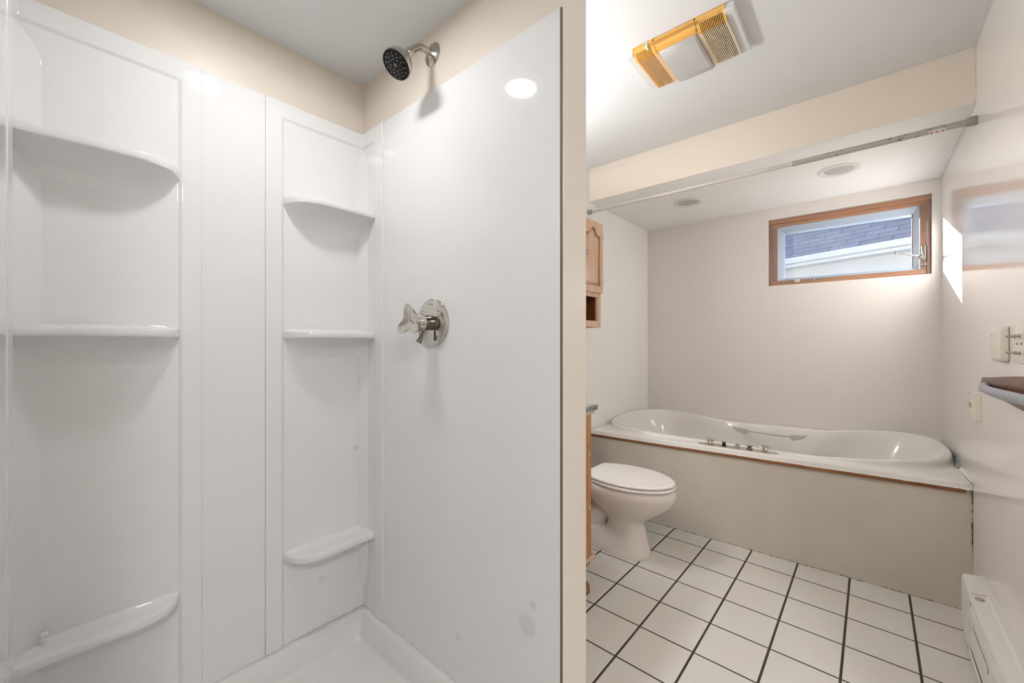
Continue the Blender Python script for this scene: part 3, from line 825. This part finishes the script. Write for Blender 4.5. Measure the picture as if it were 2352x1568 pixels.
for x in (0.214, 0.231, 0.248):
    c = on_rod(x); pts = []
    for a, r in ((90, .0052), (150, .0048), (210, .0048), (240, .0045), (300, .0045), (330, .0048), (30, .0048)):
        pts.append((x + r * math.cos(math.radians(a)), r * math.sin(math.radians(a))))
    vs = []
    for px_, q in pts:
        ang = math.radians(246) - q / 0.0142
        vs.append(bm.verts.new(c + Vector((px_ - x, 0.0142 * math.cos(ang), 0.0142 * math.sin(ang)))))
    bm.faces.new(vs)
link_mesh('warning_arrow', bm, 'red', lab, smooth=0)

# ================================================================== BATHTUB
tub = thing('bathtub', (-0.6, 3.1, 0), 'cream hourglass-shaped whirlpool bathtub with raised rim set in a deck', 'bathtub')
RIM = [(-1.478, 2.88, .590), (-1.508, 3.08, .594), (-1.506, 3.27, .597), (-1.45, 3.43, .600), (-1.33, 3.498, .601), (-1.19, 3.500, .601), (-1.02, 3.45, .598), (-0.86, 3.395, .592), (-0.74, 3.385, .587), (-0.626, 3.394, .583), (-0.50, 3.44, .580), (-0.40, 3.47, .580), (-0.30, 3.475, .582), (-0.203, 3.48, .585),
       (-0.10, 3.53, .593), (0.0, 3.575, .600), (0.144, 3.598, .608), (0.25, 3.565, .608), (0.306, 3.47, .608), (0.326, 3.30, .607), (0.322, 3.07, .607), (0.268, 2.905, .606), (0.142, 2.785, .604), (0.02, 2.730, .595), (-0.14, 2.712, .580), (-0.25, 2.725, .570), (-0.40, 2.748, .562),
       (-0.561, 2.762, .5595), (-0.72, 2.755, .560), (-0.90, 2.725, .566), (-1.03, 2.695, .574), (-1.17, 2.680, .582), (-1.31, 2.700, .587), (-1.41, 2.77, .589)]
rim = smooth_path(RIM, 5, True)
cen = Vector((-0.58, 3.12, 0.56))
TX0, TX1, TYB = XL + 0.0005, XR - 0.0005, YK - 0.0005
def deck_z(x): return ztop((x - XL) / (XR - XL))
# chaikin-free resample by angle is not needed: rings share the rim points
def ray_to_edge(p):
    d = Vector((p.x - cen.x, p.y - cen.y))
    best = 1e9
    for side in ('x0', 'x1', 'yb', 'yf'):
        if side == 'x0' and d.x < -1e-6: t = (TX0 - cen.x) / d.x
        elif side == 'x1' and d.x > 1e-6: t = (TX1 - cen.x) / d.x
        elif side == 'yb' and d.y > 1e-6: t = (TYB - cen.y) / d.y
        elif side == 'yf':
            # front line point FA + n*0.022
            a = FA + FN * 0.018; q = Vector((a.x - cen.x, a.y - cen.y)); nn = Vector((FN.x, FN.y))
            den = d.dot(nn)
            if den <= 1e-6: continue
            t = q.dot(nn) / den
        else: continue
        if t > 0: best = min(best, t)
    return Vector((cen.x + d.x * best, cen.y + d.y * best))
# add the deck corners as extra rim samples so that the outline is exact
def insert_corner(cx, cy):
    ang = math.atan2(cy - cen.y, cx - cen.x)
    for i in range(len(rim)):
        a, b = rim[i], rim[(i + 1) % len(rim)]
        aa = math.atan2(a.y - cen.y, a.x - cen.x); ab = math.atan2(b.y - cen.y, b.x - cen.x)
        lo, hi = min(aa, ab), max(aa, ab)
        if hi - lo < 1 and lo <= ang <= hi:
            t = (ang - aa) / (ab - aa) if ab != aa else 0
            if 0.02 < t < 0.98: rim.insert(i + 1, a + (b - a) * t)
            return
fa = FA + FN * 0.018; fb = FB + FN * 0.018
for cx, cy in ((TX0, TYB), (TX1, TYB), (fa.x, fa.y), (fb.x, fb.y)): insert_corner(cx, cy)
def ring_from(fn): return [fn(p, i) for i, p in enumerate(rim)]
nr = len(rim)
nrm = []
for i, p in enumerate(rim):
    a = rim[(i - 2) % nr]; b = rim[(i + 2) % nr]
    t = Vector((b.x - a.x, b.y - a.y)).normalized()
    n_ = Vector((t.y, -t.x)); c_ = Vector((p.x - cen.x, p.y - cen.y))
    if n_.dot(c_) < 0: n_ = -n_
    nrm.append(n_)
edge = [ray_to_edge(p) for p in rim]
def clampxy(q):
    q = Vector(q[:2])
    q.x = min(max(q.x, TX0 + 0.001), TX1 - 0.001); q.y = min(q.y, TYB - 0.001)
    s = FN.x * (q.x - fa.x) + FN.y * (q.y - fa.y)
    if s > -0.001: q -= Vector((FN.x, FN.y)) * (s + 0.001)
    return q
def off(i, d, z):
    q = clampxy((rim[i].x + nrm[i].x * d, rim[i].y + nrm[i].y * d)); return (q.x, q.y, z)
def inner(i, f, z, shift=0.0):
    p = rim[i]; q = Vector((cen.x + (p.x - cen.x) * f + shift, cen.y + (p.y - cen.y) * f)); return (q.x, q.y, z)
H = lambda i: rim[i].z
D = lambda i: deck_z(edge[i].x)
isfront = lambda i: (FN.x * (edge[i].x - fa.x) + FN.y * (edge[i].y - fa.y)) > -1e-4
R = []
R.append([(edge[i].x, edge[i].y, D(i) - 0.027) for i in range(nr)])
R.append([(edge[i].x, edge[i].y, D(i) - 0.005) for i in range(nr)])
def lerp_edge(i, k, z):
    a = Vector(off(i, 0.026, 0)[:2]); q = edge[i] + (a - edge[i]) * k; return (q.x, q.y, z)
R.append([lerp_edge(i, 0.03, D(i) - 0.0008) for i in range(nr)])
R.append([lerp_edge(i, 0.12, D(i)) for i in range(nr)])
R.append([off(i, 0.026, D(i)) for i in range(nr)])
def mixh(i, k): return D(i) + (max(H(i), D(i) + 0.001) - D(i)) * k
for d_, k_ in ((0.018, 0.05), (0.0135, 0.30), (0.011, 0.62), (0.0085, 0.86), (0.004, 0.97), (-0.002, 1.0), (-0.008, 0.99)):
    R.append([off(i, d_, mixh(i, k_)) for i in range(nr)])
R.append([off(i, -0.016, mixh(i, 1.0) - 0.007) for i in range(nr)])
for f, z in ((0.925, 0.52), (0.89, 0.44), (0.85, 0.34), (0.80, 0.25), (0.72, 0.19), (0.55, 0.165), (0.3, 0.16), (0.02, 0.16)):
    R.append([inner(i, f, z + (H(i) - 0.59) * 0.4) for i in range(nr)])
bm = bmesh.new(); loft(bm, R, True, False, True)
link_mesh('shell', bm, 'tub', tub, smooth=60)
# back grab handle (clear plastic ends and bar)
bm = bmesh.new()
hy = 3.245
for x0, s in ((-0.680, 1), (-0.340, -1)):
    pts = [(x0 - s * 0.055, 0.575), (x0 + s * 0.045, 0.569), (x0 + s * 0.044, 0.559), (x0 + s * 0.05, 0.545), (x0 + s * 0.030, 0.532), (x0 - s * 0.030, 0.553)]
    ring0 = [(x, hy + 0.030 - 0.01, z) for x, z in pts]; ring1 = [(x * 0.9 + x0 * 0.1, hy - 0.012, z) for x, z in pts]
    loft(bm, [ring0, ring1], True, True, True)
tube(bm, [(-0.635, hy - 0.012, 0.560), (-0.51, hy - 0.016, 0.5575), (-0.385, hy - 0.012, 0.556)], 0.0055, 12)
link_mesh('grab_handle', bm, 'lens', tub, smooth=30, bevel=0.002)
# control plate with knobs
pl = []
s0, s1 = 0.392, 0.618
bm = bmesh.new()
KY = 0.060   # distance behind deck edge
def dk(s, o, z): return fpt(s, 0.018 - o, ztop(s) + z)
n = 36
for zz, sc in ((0.0, 1.0), (0.003, 1.0), (0.005, 0.93)):
    ring = []
    for i in range(n):
        a = 2 * PI * i / n; cx = math.cos(a); sy = math.sin(a)
        ex = math.copysign(abs(cx) ** 0.55, cx); ey = math.copysign(abs(sy) ** 0.8, sy)
        ring.append(dk((s0 + s1) / 2 + (s1 - s0) / 2 * ex * sc, KY + 0.032 * ey * sc, zz))
    pl.append(ring)
loft(bm, pl, True, True, True)
ctl = link_mesh('control_plate', bm, 'chrome', tub, smooth=40)
def knob(s, kind):
    c = Vector(dk(s, KY, 0.004)); bm = bmesh.new()
    if kind == 'big' or kind == 'small':
        k = 1.0 if kind == 'big' else 0.62
        lathe(bm, c, (0, 0, 1), [(0, 0.013 * k), (0.004 * k, 0.013 * k), (0.005 * k, 0.010 * k)], 20)
        nn = 48; rings = []
        for t, r, fl in ((0.004, 0.010, 0), (0.010, 0.014, 0.08), (0.024, 0.022, 0.13), (0.030, 0.0255, 0.14), (0.032, 0.024, 0.1), (0.031, 0.015, 0.0), (0.029, 0.002, 0)):
            rings.append([(c.x + r * k * (1 + fl * math.cos(12 * 2 * PI * i / nn)) * math.cos(2 * PI * i / nn), c.y + r * k * (1 + fl * math.cos(12 * 2 * PI * i / nn)) * math.sin(2 * PI * i / nn), c.z + t * k) for i in range(nn)])
        loft(bm, rings, True, True, True)
        link_mesh('knob', bm, 'chrome', ctl, smooth=40)
    elif kind == 'black':
        lathe(bm, c, (0, 0, 1), [(0, 0.013), (0.003, 0.013), (0.004, 0.0105), (0.012, 0.0105), (0.013, 0.006), (0.016, 0.006), (0.017, 0.0105), (0.022, 0.0105), (0.023, 0.009), (0.0235, 0)], 24)
        link_mesh('knob', bm, 'black_metal', ctl, smooth=30)['label'] = 'black knob'
    else:
        lathe(bm, c, (0, 0, 1), [(0, 0.014), (0.002, 0.016), (0.006, 0.016), (0.0065, 0.007), (0.010, 0.006), (0.012, 0.010), (0.018, 0.0145), (0.020, 0.0145), (0.021, 0.012), (0.021, 0)], 24)
        link_mesh('knob', bm, 'chrome_dark', ctl, smooth=30)
for s, k in ((0.4275, 'big'), (0.4695, 'black'), (0.506, 'small'), (0.541, 'air'), (0.582, 'big')): knob(s, k)
# grimy caulk in the corner of rim and right wall
bm = bmesh.new(); R = []
for y, w_, h in ((2.68, 0.004, 0.004), (2.76, 0.006, 0.006), (2.86, 0.010, 0.008), (2.93, 0.014, 0.010)):
    z = deck_z(XR); R.append([(XR, y, z + h), (XR - w_, y, z + 0.001), (XR, y, z)])
loft(bm, R, True, True, True)
struct(link_mesh('trim_7', bm, 'caulk', smooth=0))
bm = bmesh.new(); R = []
for y, w_, h in ((2.915, 0.012, 0.006), (2.95, 0.026, 0.012), (3.00, 0.024, 0.022), (3.05, 0.02, 0.03), (3.10, 0.012, 0.04)):
    z = deck_z(XR); R.append([(XR, y, z + h), (XR - w_, y, z + 0.001), (XR, y, z)])
loft(bm, R, True, True, True)
struct(link_mesh('trim_8', bm, 'mildew', smooth=0))

# ================================================================== TOILET
TYC = 2.180
toi = thing('toilet', (-1.15, TYC, 0), 'cream porcelain toilet with closed lid beside the tub', 'toilet')
def egg(x0, x1, hw, z, n=56, back=0.55, sq=1.0):
    """egg outline, pointed towards +X; back part squarer"""
    xc = x0 + (x1 - x0) * back; out = []
    for i in range(n):
        a = 2 * PI * i / n; c, s = math.cos(a), math.sin(a)
        if c >= 0: x = xc + (x1 - xc) * c; y = hw * s
        else:
            e_ = 0.72 * sq
            x = xc + (xc - x0) * math.copysign(abs(c) ** e_, c); y = hw * math.copysign(abs(s) ** e_, s)
        out.append((x, TYC + y, z))
    return out
bm = bmesh.new()
loft(bm, [egg(-1.40, -0.900, 0.106, 0.0, back=.80), egg(-1.40, -0.899, 0.107, 0.012, back=.80), egg(-1.40, -0.903, 0.104, 0.03, back=.80), egg(-1.395, -0.910, 0.098, 0.055, back=.80), egg(-1.385, -0.916, 0.092, 0.085, back=.80), egg(-1.33, -0.921, 0.086, 0.105, back=.76), egg(-1.15, -0.925, 0.083, 0.125, back=.55),
          egg(-1.14, -0.932, 0.081, 0.155, back=.55), egg(-1.14, -0.936, 0.082, 0.180, back=.55), egg(-1.16, -0.912, 0.098, 0.202, back=.5), egg(-1.19, -0.862, 0.122, 0.238, back=.5), egg(-1.23, -0.814, 0.146, 0.274, back=.5), egg(-1.27, -0.780, 0.165, 0.307, back=.5),
          egg(-1.29, -0.762, 0.177, 0.340, back=.5), egg(-1.30, -0.759, 0.181, 0.362, back=.5), egg(-1.30, -0.763, 0.180, 0.380, back=.5), egg(-1.30, -0.772, 0.175, 0.391, back=.5), egg(-1.29, -0.80, 0.15, 0.393, back=.5)], True, True, True)
# trapway bulge behind the pedestal
tube(bm, smooth_path([(-1.16, TYC, 0.24), (-1.22, TYC, 0.15), (-1.26, TYC, 0.11), (-1.32, TYC, 0.17), (-1.36, TYC, 0.26), (-1.40, TYC, 0.20), (-1.42, TYC, 0.02)], 5), 0.068, 24)
box(bm, -1.45, -1.26, TYC - 0.08, TYC + 0.08, 0.28, 0.385)
link_mesh('bowl', bm, 'porcelain', toi, smooth=60)
bm = bmesh.new()
def cut(x0, x1, hw, z, xm=-1.247):
    return [(max(p[0], xm), p[1], p[2]) for p in egg(x0, x1, hw, z, n=96, back=.5, sq=1.39)]
loft(bm, [cut(-1.30, -0.775, 0.180, 0.394), cut(-1.30, -0.764, 0.187, 0.398), cut(-1.30, -0.763, 0.188, 0.406), cut(-1.30, -0.768, 0.184, 0.411), cut(-1.30, -0.785, 0.170, 0.4115)], True, True, True)
link_mesh('seat_ring', bm, 'seat', toi, smooth=50)
bm = bmesh.new()
loft(bm, [cut(-1.30, -0.780, 0.176, 0.4138), cut(-1.30, -0.770, 0.185, 0.4165), cut(-1.30, -0.769, 0.186, 0.424), cut(-1.298, -0.774, 0.182, 0.4285, -1.2445), cut(-1.287, -0.790, 0.170, 0.4305, -1.237), cut(-1.27, -0.812, 0.152, 0.4300, -1.222), cut(-1.20, -0.88, 0.10, 0.4320, -1.16), cut(-1.10, -0.98, 0.03, 0.4325, -1.08)], True, True, True)
link_mesh('lid', bm, 'seat', toi, smooth=50)
bm = bmesh.new(); box(bm, -1.520, -1.395, TYC - 0.185, TYC + 0.185, 0.38, 0.72); box(bm, -1.522, -1.388, TYC - 0.19, TYC + 0.19, 0.72, 0.75)
box(bm, -1.50, -1.40, TYC - 0.09, TYC + 0.09, 0.30, 0.385)
link_mesh('tank', bm, 'porcelain', toi, bevel=0.01)
bm = bmesh.new(); tube(bm, [(-1.258, TYC - 0.075, 0.408), (-1.258, TYC + 0.075, 0.408)], 0.010, 12)
link_mesh('hinge', bm, 'seat', toi)

# ================================================================== VANITY
van = thing('vanity_cabinet', (-1.26, 1.34, 0), 'orange oak vanity cabinet showing only its right end past the partition', 'cabinet')
VY0, VY1, VXF = YP, 1.730, -0.999
link_mesh('body', bbox(XL, VXF - 0.018, VY0, VY1, 0.14, 0.858), 'oak', van, bevel=0.002)
bm = bmesh.new(); box(bm, VXF - 0.018, VXF - 0.004, VY0, VY1, 0.14, 0.858); link_mesh('face_frame', bm, 'oak', van, bevel=0.002)
dcol = [(0.975, 1.325), (1.335, 1.688)]
for y0, y1 in dcol:
    dr = link_mesh('drawer', bbox(VXF - 0.004, VXF + 0.012, y0, y1, 0.705, 0.838), 'oak', van, bevel=0.004)
    bm = bmesh.new(); lathe(bm, (VXF + 0.012, (y0 + y1) / 2, 0.77), (1, 0, 0), [(0, 0.006), (0.012, 0.005), (0.016, 0.014), (0.022, 0.015), (0.026, 0.008)], 20); link_mesh('knob', bm, 'nickel', dr)
    dd = link_mesh('door', bbox(VXF - 0.004, VXF + 0.012, y0, y1, 0.175, 0.692), 'oak', van, bevel=0.004)
    bm = bmesh.new(); lathe(bm, (VXF + 0.012, y0 + 0.03 if y0 > 1.2 else y1 - 0.03, 0.60), (1, 0, 0), [(0, 0.006), (0.012, 0.005), (0.016, 0.014), (0.022, 0.015), (0.026, 0.008)], 20); link_mesh('knob', bm, 'nickel', dd)
    for z in (0.66, 0.405):
        ye = 1.690 if y0 > 1.2 else 0.9735
        bm = bmesh.new(); tube(bm, [(VXF + 0.009, ye, z - 0.012), (VXF + 0.009, ye, z + 0.012)], 0.006, 12); link_mesh('hinge', bm, 'chrome', dd)
bm = bmesh.new(); tube(bm, [(VXF + 0.008, 1.690, 0.805), (VXF + 0.008, 1.690, 0.832)], 0.005, 12); link_mesh('hinge', bm, 'chrome', van)
bm = bmesh.new(); prism(bm, [(VXF - 0.02, 0.832), (VXF + 0.004, 0.838), (VXF + 0.016, 0.858), (VXF - 0.02, 0.858)], 'y', VY0, 1.742)
link_mesh('cornice', bm, 'plate', van, smooth=30)
bm = bmesh.new(); box(bm, VXF - 0.02, VXF + 0.014, VY0, 1.740, 0.148, 0.166); link_mesh('base_moulding', bm, 'oak_light', van, bevel=0.004)
bm = bmesh.new(); prism(bm, [(VXF - 0.02, 0.15), (VXF, 0.15), (VXF - 0.003, 0.12), (VXF - 0.02, 0.095)], 'y', 1.66, 1.715); link_mesh('bracket', bm, 'oak', van)
for (x, y) in ((-1.012, 1.672), (-1.012, 0.99), (-1.49, 1.672), (-1.49, 0.99)):
    bm = bmesh.new(); lathe(bm, (x, y, 0), (0, 0, 1), [(0, 0.026), (0.004, 0.029), (0.035, 0.029), (0.045, 0.024), (0.05, 0.013), (0.14, 0.011)], 24); link_mesh('foot', bm, 'oak_trim', van, smooth=40)
ct = thing('countertop', (-1.25, 1.34, 0.858), 'speckled grey granite countertop end on the vanity', 'countertop')
link_mesh('slab', bbox(XL + 0.001, -0.978, YP + 0.001, 1.752, 0.8585, 0.883), 'granite', ct, bevel=0.004)

# ================================================================== WALL CABINET
cab = thing('wall_cabinet', (XL, 2.1, 1.278), 'light oak wall cabinet with arched door and open cubby above the toilet', 'cabinet')
CX, CY0, CY1, CZ0, CZ1 = -1.338, 1.85, 2.400, 1.278, 1.955
bm = bmesh.new()
box(bm, XL, CX, CY0, CY0 + 0.018, CZ0, CZ1); box(bm, XL, CX, CY1 - 0.018, CY1, CZ0, CZ1)
box(bm, XL, CX, CY0 + .018, CY1 - .018, CZ0, CZ0 + 0.03); box(bm, XL, CX, CY0 + .018, CY1 - .018, CZ1 - 0.018, CZ1); box(bm, XL, CX, CY0 + .018, CY1 - .018, 1.488, 1.506)
box(bm, XL, XL + 0.006, CY0 + .018, CY1 - .018, CZ0 + .03, 1.488)
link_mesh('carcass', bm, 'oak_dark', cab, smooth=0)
bm = bmesh.new()
# face frame in front of the carcass
box(bm, CX, CX + 0.018, CY1 - 0.042, CY1, CZ0, CZ1); box(bm, CX, CX + 0.018, CY0, CY0 + 0.042, CZ0, CZ1)
box(bm, CX, CX + 0.018, CY0 + .042, CY1 - .042, CZ0, CZ0 + 0.042); box(bm, CX, CX + 0.018, CY0 + .042, CY1 - .042, 1.472, 1.506); box(bm, CX, CX + 0.018, CY0 + .042, CY1 - .042, CZ1 - 0.03, CZ1)
link_mesh('face_frame', bm, 'oak_light', cab, bevel=0.0015)
def arched_door(y0, y1, hinge_side):
    z0, z1 = 1.500, 1.950; xf = CX + 0.018; ym = (y0 + y1) / 2; hw = (y1 - y0) / 2
    st = 0.040
    def arch(yw, base, rise):
        pts = []
        for i in range(25):
            t = -1 + 2 * i / 24
            sh_ = 0.5 + 0.5 * math.cos(PI * min(1, abs(t) / 0.72))
            pts.append((ym + t * yw, base + rise * sh_))
        return pts
    outer_ = [(y0, z0), (y1, z0), (y1, z1), (y0, z1)]
    yi = hw - st
    top = arch(yi, z1 - 0.085, 0.045)[::-1]
    inn = [(ym - yi, z0 + 0.045), (ym + yi, z0 + 0.045)] + top
    root_bm = bmesh.new()
    # frame front as strips from outline to opening
    def fill(x, o_, i_, bm):
        # left/right/bottom rects + top polygon
        pass
    xf1 = xf + 0.018
    box(root_bm, xf + .0005, xf1, y0, y0 + st, z0, z1); box(root_bm, xf + .0005, xf1, y1 - st, y1, z0, z1)
    box(root_bm, xf + .0005, xf1, y0 + st, y1 - st, z0, z0 + 0.045)
    for (a, b) in zip(top, top[1:]):
        lo = [(xf + .0005, a[0], a[1]), (xf1, a[0], a[1]), (xf1, a[0], z1), (xf + .0005, a[0], z1)]
        hi = [(xf + .0005, b[0], b[1]), (xf1, b[0], b[1]), (xf1, b[0], z1), (xf + .0005, b[0], z1)]
        loft(root_bm, [lo, hi], True, False, False)
    d = link_mesh('door', root_bm, 'oak_light', cab, smooth=20)
    # raised field
    bm = bmesh.new(); rings = []
    for k, x in ((0.0, xf + 0.003), (0.004, xf + 0.006), (0.020, xf + 0.014), (0.024, xf + 0.0145)):
        yk = yi - k; rr_ = [(ym - yk, z0 + 0.045 + k), (ym + yk, z0 + 0.045 + k)] + [(p[0], p[1] - k) for p in arch(yk, z1 - 0.085, 0.045)[::-1]]
        rings.append([(x, p[0], p[1]) for p in rr_])
    loft(bm, rings, True, True, True)
    link_mesh('raised_panel', bm, 'oak_light', d, smooth=20)
    # darker moulding inside the frame
    bm = bmesh.new(); path = [(xf + 0.0165, p[0], p[1]) for p in inn] + [(xf + 0.0165, inn[0][0], inn[0][1])]
    tube(bm, path, 0.0035, 8)
    link_mesh('moulding', bm, 'oak', d, smooth=60)
    ky = y0 + 0.022 if hinge_side > 0 else y1 - 0.022
    bm = bmesh.new(); lathe(bm, (xf1, ky, 1.735), (1, 0, 0), [(0, 0.006), (0.010, 0.005), (0.014, 0.013), (0.020, 0.015), (0.025, 0.009), (0.026, 0)], 20)
    link_mesh('knob', bm, 'nickel', d)
    hy_ = y1 + 0.003 if hinge_side > 0 else y0 - 0.003
    for z in (1.865, 1.572):
        bm = bmesh.new(); tube(bm, [(xf1 - 0.004, hy_, z - 0.022), (xf1 - 0.004, hy_, z + 0.022)], 0.004, 10); link_mesh('hinge', bm, 'nickel', d)
arched_door(2.145, 2.396, 1); arched_door(1.854, 2.105, -1)

# ================================================================== RIGHT WALL THINGS
# baseboard heater
ht = thing('baseboard_heater', (0.32, 1.4, 0), 'white metal baseboard heater along the right wall, ending at the tub', 'heater')
bm = bmesh.new()
prism(bm, [(XR, 0.005), (0.292, 0.012), (0.2885, 0.055), (0.284, 0.06), (0.284, 0.250), (0.290, 0.262), (XR, 0.268)], 'y', 2.245, 2.410)
link_mesh('end_cap', bm, 'heater', ht, smooth=20, bevel=0.002)
hy0, hy1 = 1.16, 2.240
bm = bmesh.new(); prism(bm, [(XR, 0.262), (0.287, 0.258), (0.283, 0.250), (0.283, 0.243), (0.288, 0.243), (0.288, 0.252), (XR, 0.255)], 'y', hy0, hy1)
link_mesh('top_cover', bm, 'heater', ht, smooth=20)
bm = bmesh.new(); prism(bm, [(XR, 0.268), (0.330, 0.268), (0.322, 0.2625), (0.322, 0.2605), (XR, 0.2605)], 'y', hy0, hy1); link_mesh('back_rail', bm, 'heater', ht, smooth=20)
bm = bmesh.new(); prism(bm, [(0.292, 0.058), (0.287, 0.062), (0.284, 0.20), (0.293, 0.222), (0.296, 0.222), (0.288, 0.20), (0.291, 0.062)], 'y', hy0, hy1)
link_mesh('front_panel', bm, 'heater', ht, smooth=20)
bm = bmesh.new(); prism(bm, [(0.296, 0.012), (0.286, 0.016), (0.283, 0.05), (0.286, 0.054), (0.290, 0.05), (0.292, 0.02)], 'y', hy0, hy1); link_mesh('kick_strip', bm, 'heater', ht, smooth=20)
bm = bmesh.new(); box(bm, 0.305, XR - 0.001, hy0, hy1, 0.03, 0.25); link_mesh('element', bm, 'dark_in', ht, smooth=0)
bm = bmesh.new(); box(bm, 0.2815, 0.2835, 1.93, 2.18, 0.150, 0.166); link_mesh('damper_clip', bm, 'heater', ht, bevel=0.003)
bm = bmesh.new(); lathe(bm, (0.305, 2.205, 0.2585), (0, 0, 1), [(0, 0.0125), (0.004, 0.013), (0.006, 0.011), (0.0065, 0.0)], 7); link_mesh('screw_cover', bm, 'tan', ht, smooth=0)
# torn strip of paint above the heater
# strike block
lt = thing('strike_block', (XR, 2.53, 0.92), 'small painted block with tan bolt on the right wall', 'latch')
bm = bmesh.new(); prism(bm, [(XR, 2.485), (XR - 0.016, 2.490), (XR - 0.0205, 2.515), (XR - 0.0205, 2.590), (XR - 0.004, 2.597), (XR, 2.597)], 'z', 0.862, 0.976)
link_mesh('block', bm, 'plate', lt, smooth=20, bevel=0.0015)
link_mesh('bolt', bbox(XR - 0.0265, XR - 0.0195, 2.545, 2.585, 0.912, 0.930), 'tan', lt, bevel=0.001)
for z in (0.968, 0.872):
    bm = bmesh.new(); lathe(bm, (XR - 0.0203, 2.575, z), (-1, 0, 0), [(0, 0.003), (0.0012, 0.0025), (0.0014, 0)], 10); link_mesh('screw', bm, 'black', lt)
# thermostat-like box
th = thing('wall_control', (XR, 2.10, 1.176), 'rounded cream wall control box left of the switch plate', 'wall control')
bm = bmesh.new(); R = []
for x, k in ((XR, 0.004), (XR - 0.002, 0.004), (XR - 0.0025, 0), (XR - 0.018, 0.001), (XR - 0.025, 0.006), (XR - 0.028, 0.014)):
    R.append([(x, p[0], p[1]) for p in [(q[0], q[1]) for q in rrect(2.055 + k, 2.155 - k, 1.118 + k, 1.236 - k, 0.014, 0)]])
loft(bm, R, True, True, True)
link_mesh('cover', bm, 'plate', th, smooth=50)
bm = bmesh.new(); lathe(bm, (XR - 0.0278, 2.12, 1.208), (-1, 0, 0), [(0, 0.003), (0.002, 0.002), (0.0022, 0)], 10); link_mesh('indicator', bm, 'tan', th)
bm = bmesh.new(); prism(bm, [(XR - 0.027, 2.085), (XR - 0.034, 2.100), (XR - 0.027, 2.130)], 'z', 1.164, 1.170); link_mesh('slider', bm, 'plate', th)
# switch plate with two toggles
sp_ = thing('switch_plate', (XR, 1.92, 1.18), 'cream switch plate with toggle switches at the right edge', 'light switch')
bm = bmesh.new(); R = []
for x, k in ((XR, 0.0), (XR - 0.003, 0.0), (XR - 0.0065, 0.006)):
    R.append([(x, p[0], p[1]) for p in rrect(1.80 + k, 1.966 - k, 1.120 + k, 1.240 - k, 0.008, 0)])
loft(bm, R, True, True, True)
link_mesh('plate', bm, 'plate', sp_, smooth=30)
for y in (1.93, 1.885, 1.84):
    for z in (1.203, 1.154):
        bm = bmesh.new(); prism(bm, [(XR - 0.006, y - 0.010), (XR - 0.016, y - 0.007), (XR - 0.016, y + 0.007), (XR - 0.006, y + 0.010)], 'z', z - 0.008, z + 0.008)
        tg = link_mesh('toggle', bm, 'plate', sp_, bevel=0.001)
        bm = bmesh.new(); tube(bm, [(XR - 0.014, y, z), (XR - 0.030, y, z - 0.001)], [0.005, 0.0035], 10); link_mesh('lever', bm, 'tan', tg)
    bm = bmesh.new(); lathe(bm, (XR - 0.0064, y, 1.180), (-1, 0, 0), [(0, 0.004), (0.0015, 0.0035), (0.0018, 0)], 12); link_mesh('screw', bm, 'chrome_dark', sp_)
# wooden board with pipe grab bar
gb = thing('grab_bar', (XR, 1.9, 1.04), 'galvanised pipe grab bar on a dark wooden board on the right wall', 'grab bar')
bm = bmesh.new(); pts = []
zt0 = 1.051
for i in range(13):
    a = PI / 2 + PI * i / 12 * 1.0
    pts.append((2.350 + 0.030 * -math.cos(a) * 1.0, 1.024 + 0.026 * math.sin(a)))
pts = [(2.352 + 0.034 * math.sin(PI * i / 12), 1.023 + 0.028 * math.cos(PI * i / 12)) for i in range(13)]
outline = pts + [(2.20, 1.000), (1.90, 0.990), (1.30, 0.985), (1.30, 1.120), (1.90, 1.083), (2.20, 1.060)]
prism(bm, outline, 'x', XR - 0.016, XR)
link_mesh('board', bm, 'walnut', gb, smooth=30, bevel=0.0015)
bm = bmesh.new()
tube(bm, smooth_path([(XR - 0.014, 2.315, 1.022), (XR - 0.026, 2.25, 1.0225), (XR - 0.045, 2.12, 1.026), (XR - 0.060, 1.95, 1.032), (XR - 0.070, 1.70, 1.042), (XR - 0.070, 1.48, 1.05), (XR - 0.055, 1.41, 1.052), (XR - 0.014, 1.37, 1.053)], 6), 0.0135, 20)
link_mesh('pipe', bm, 'galv', gb, smooth=60)
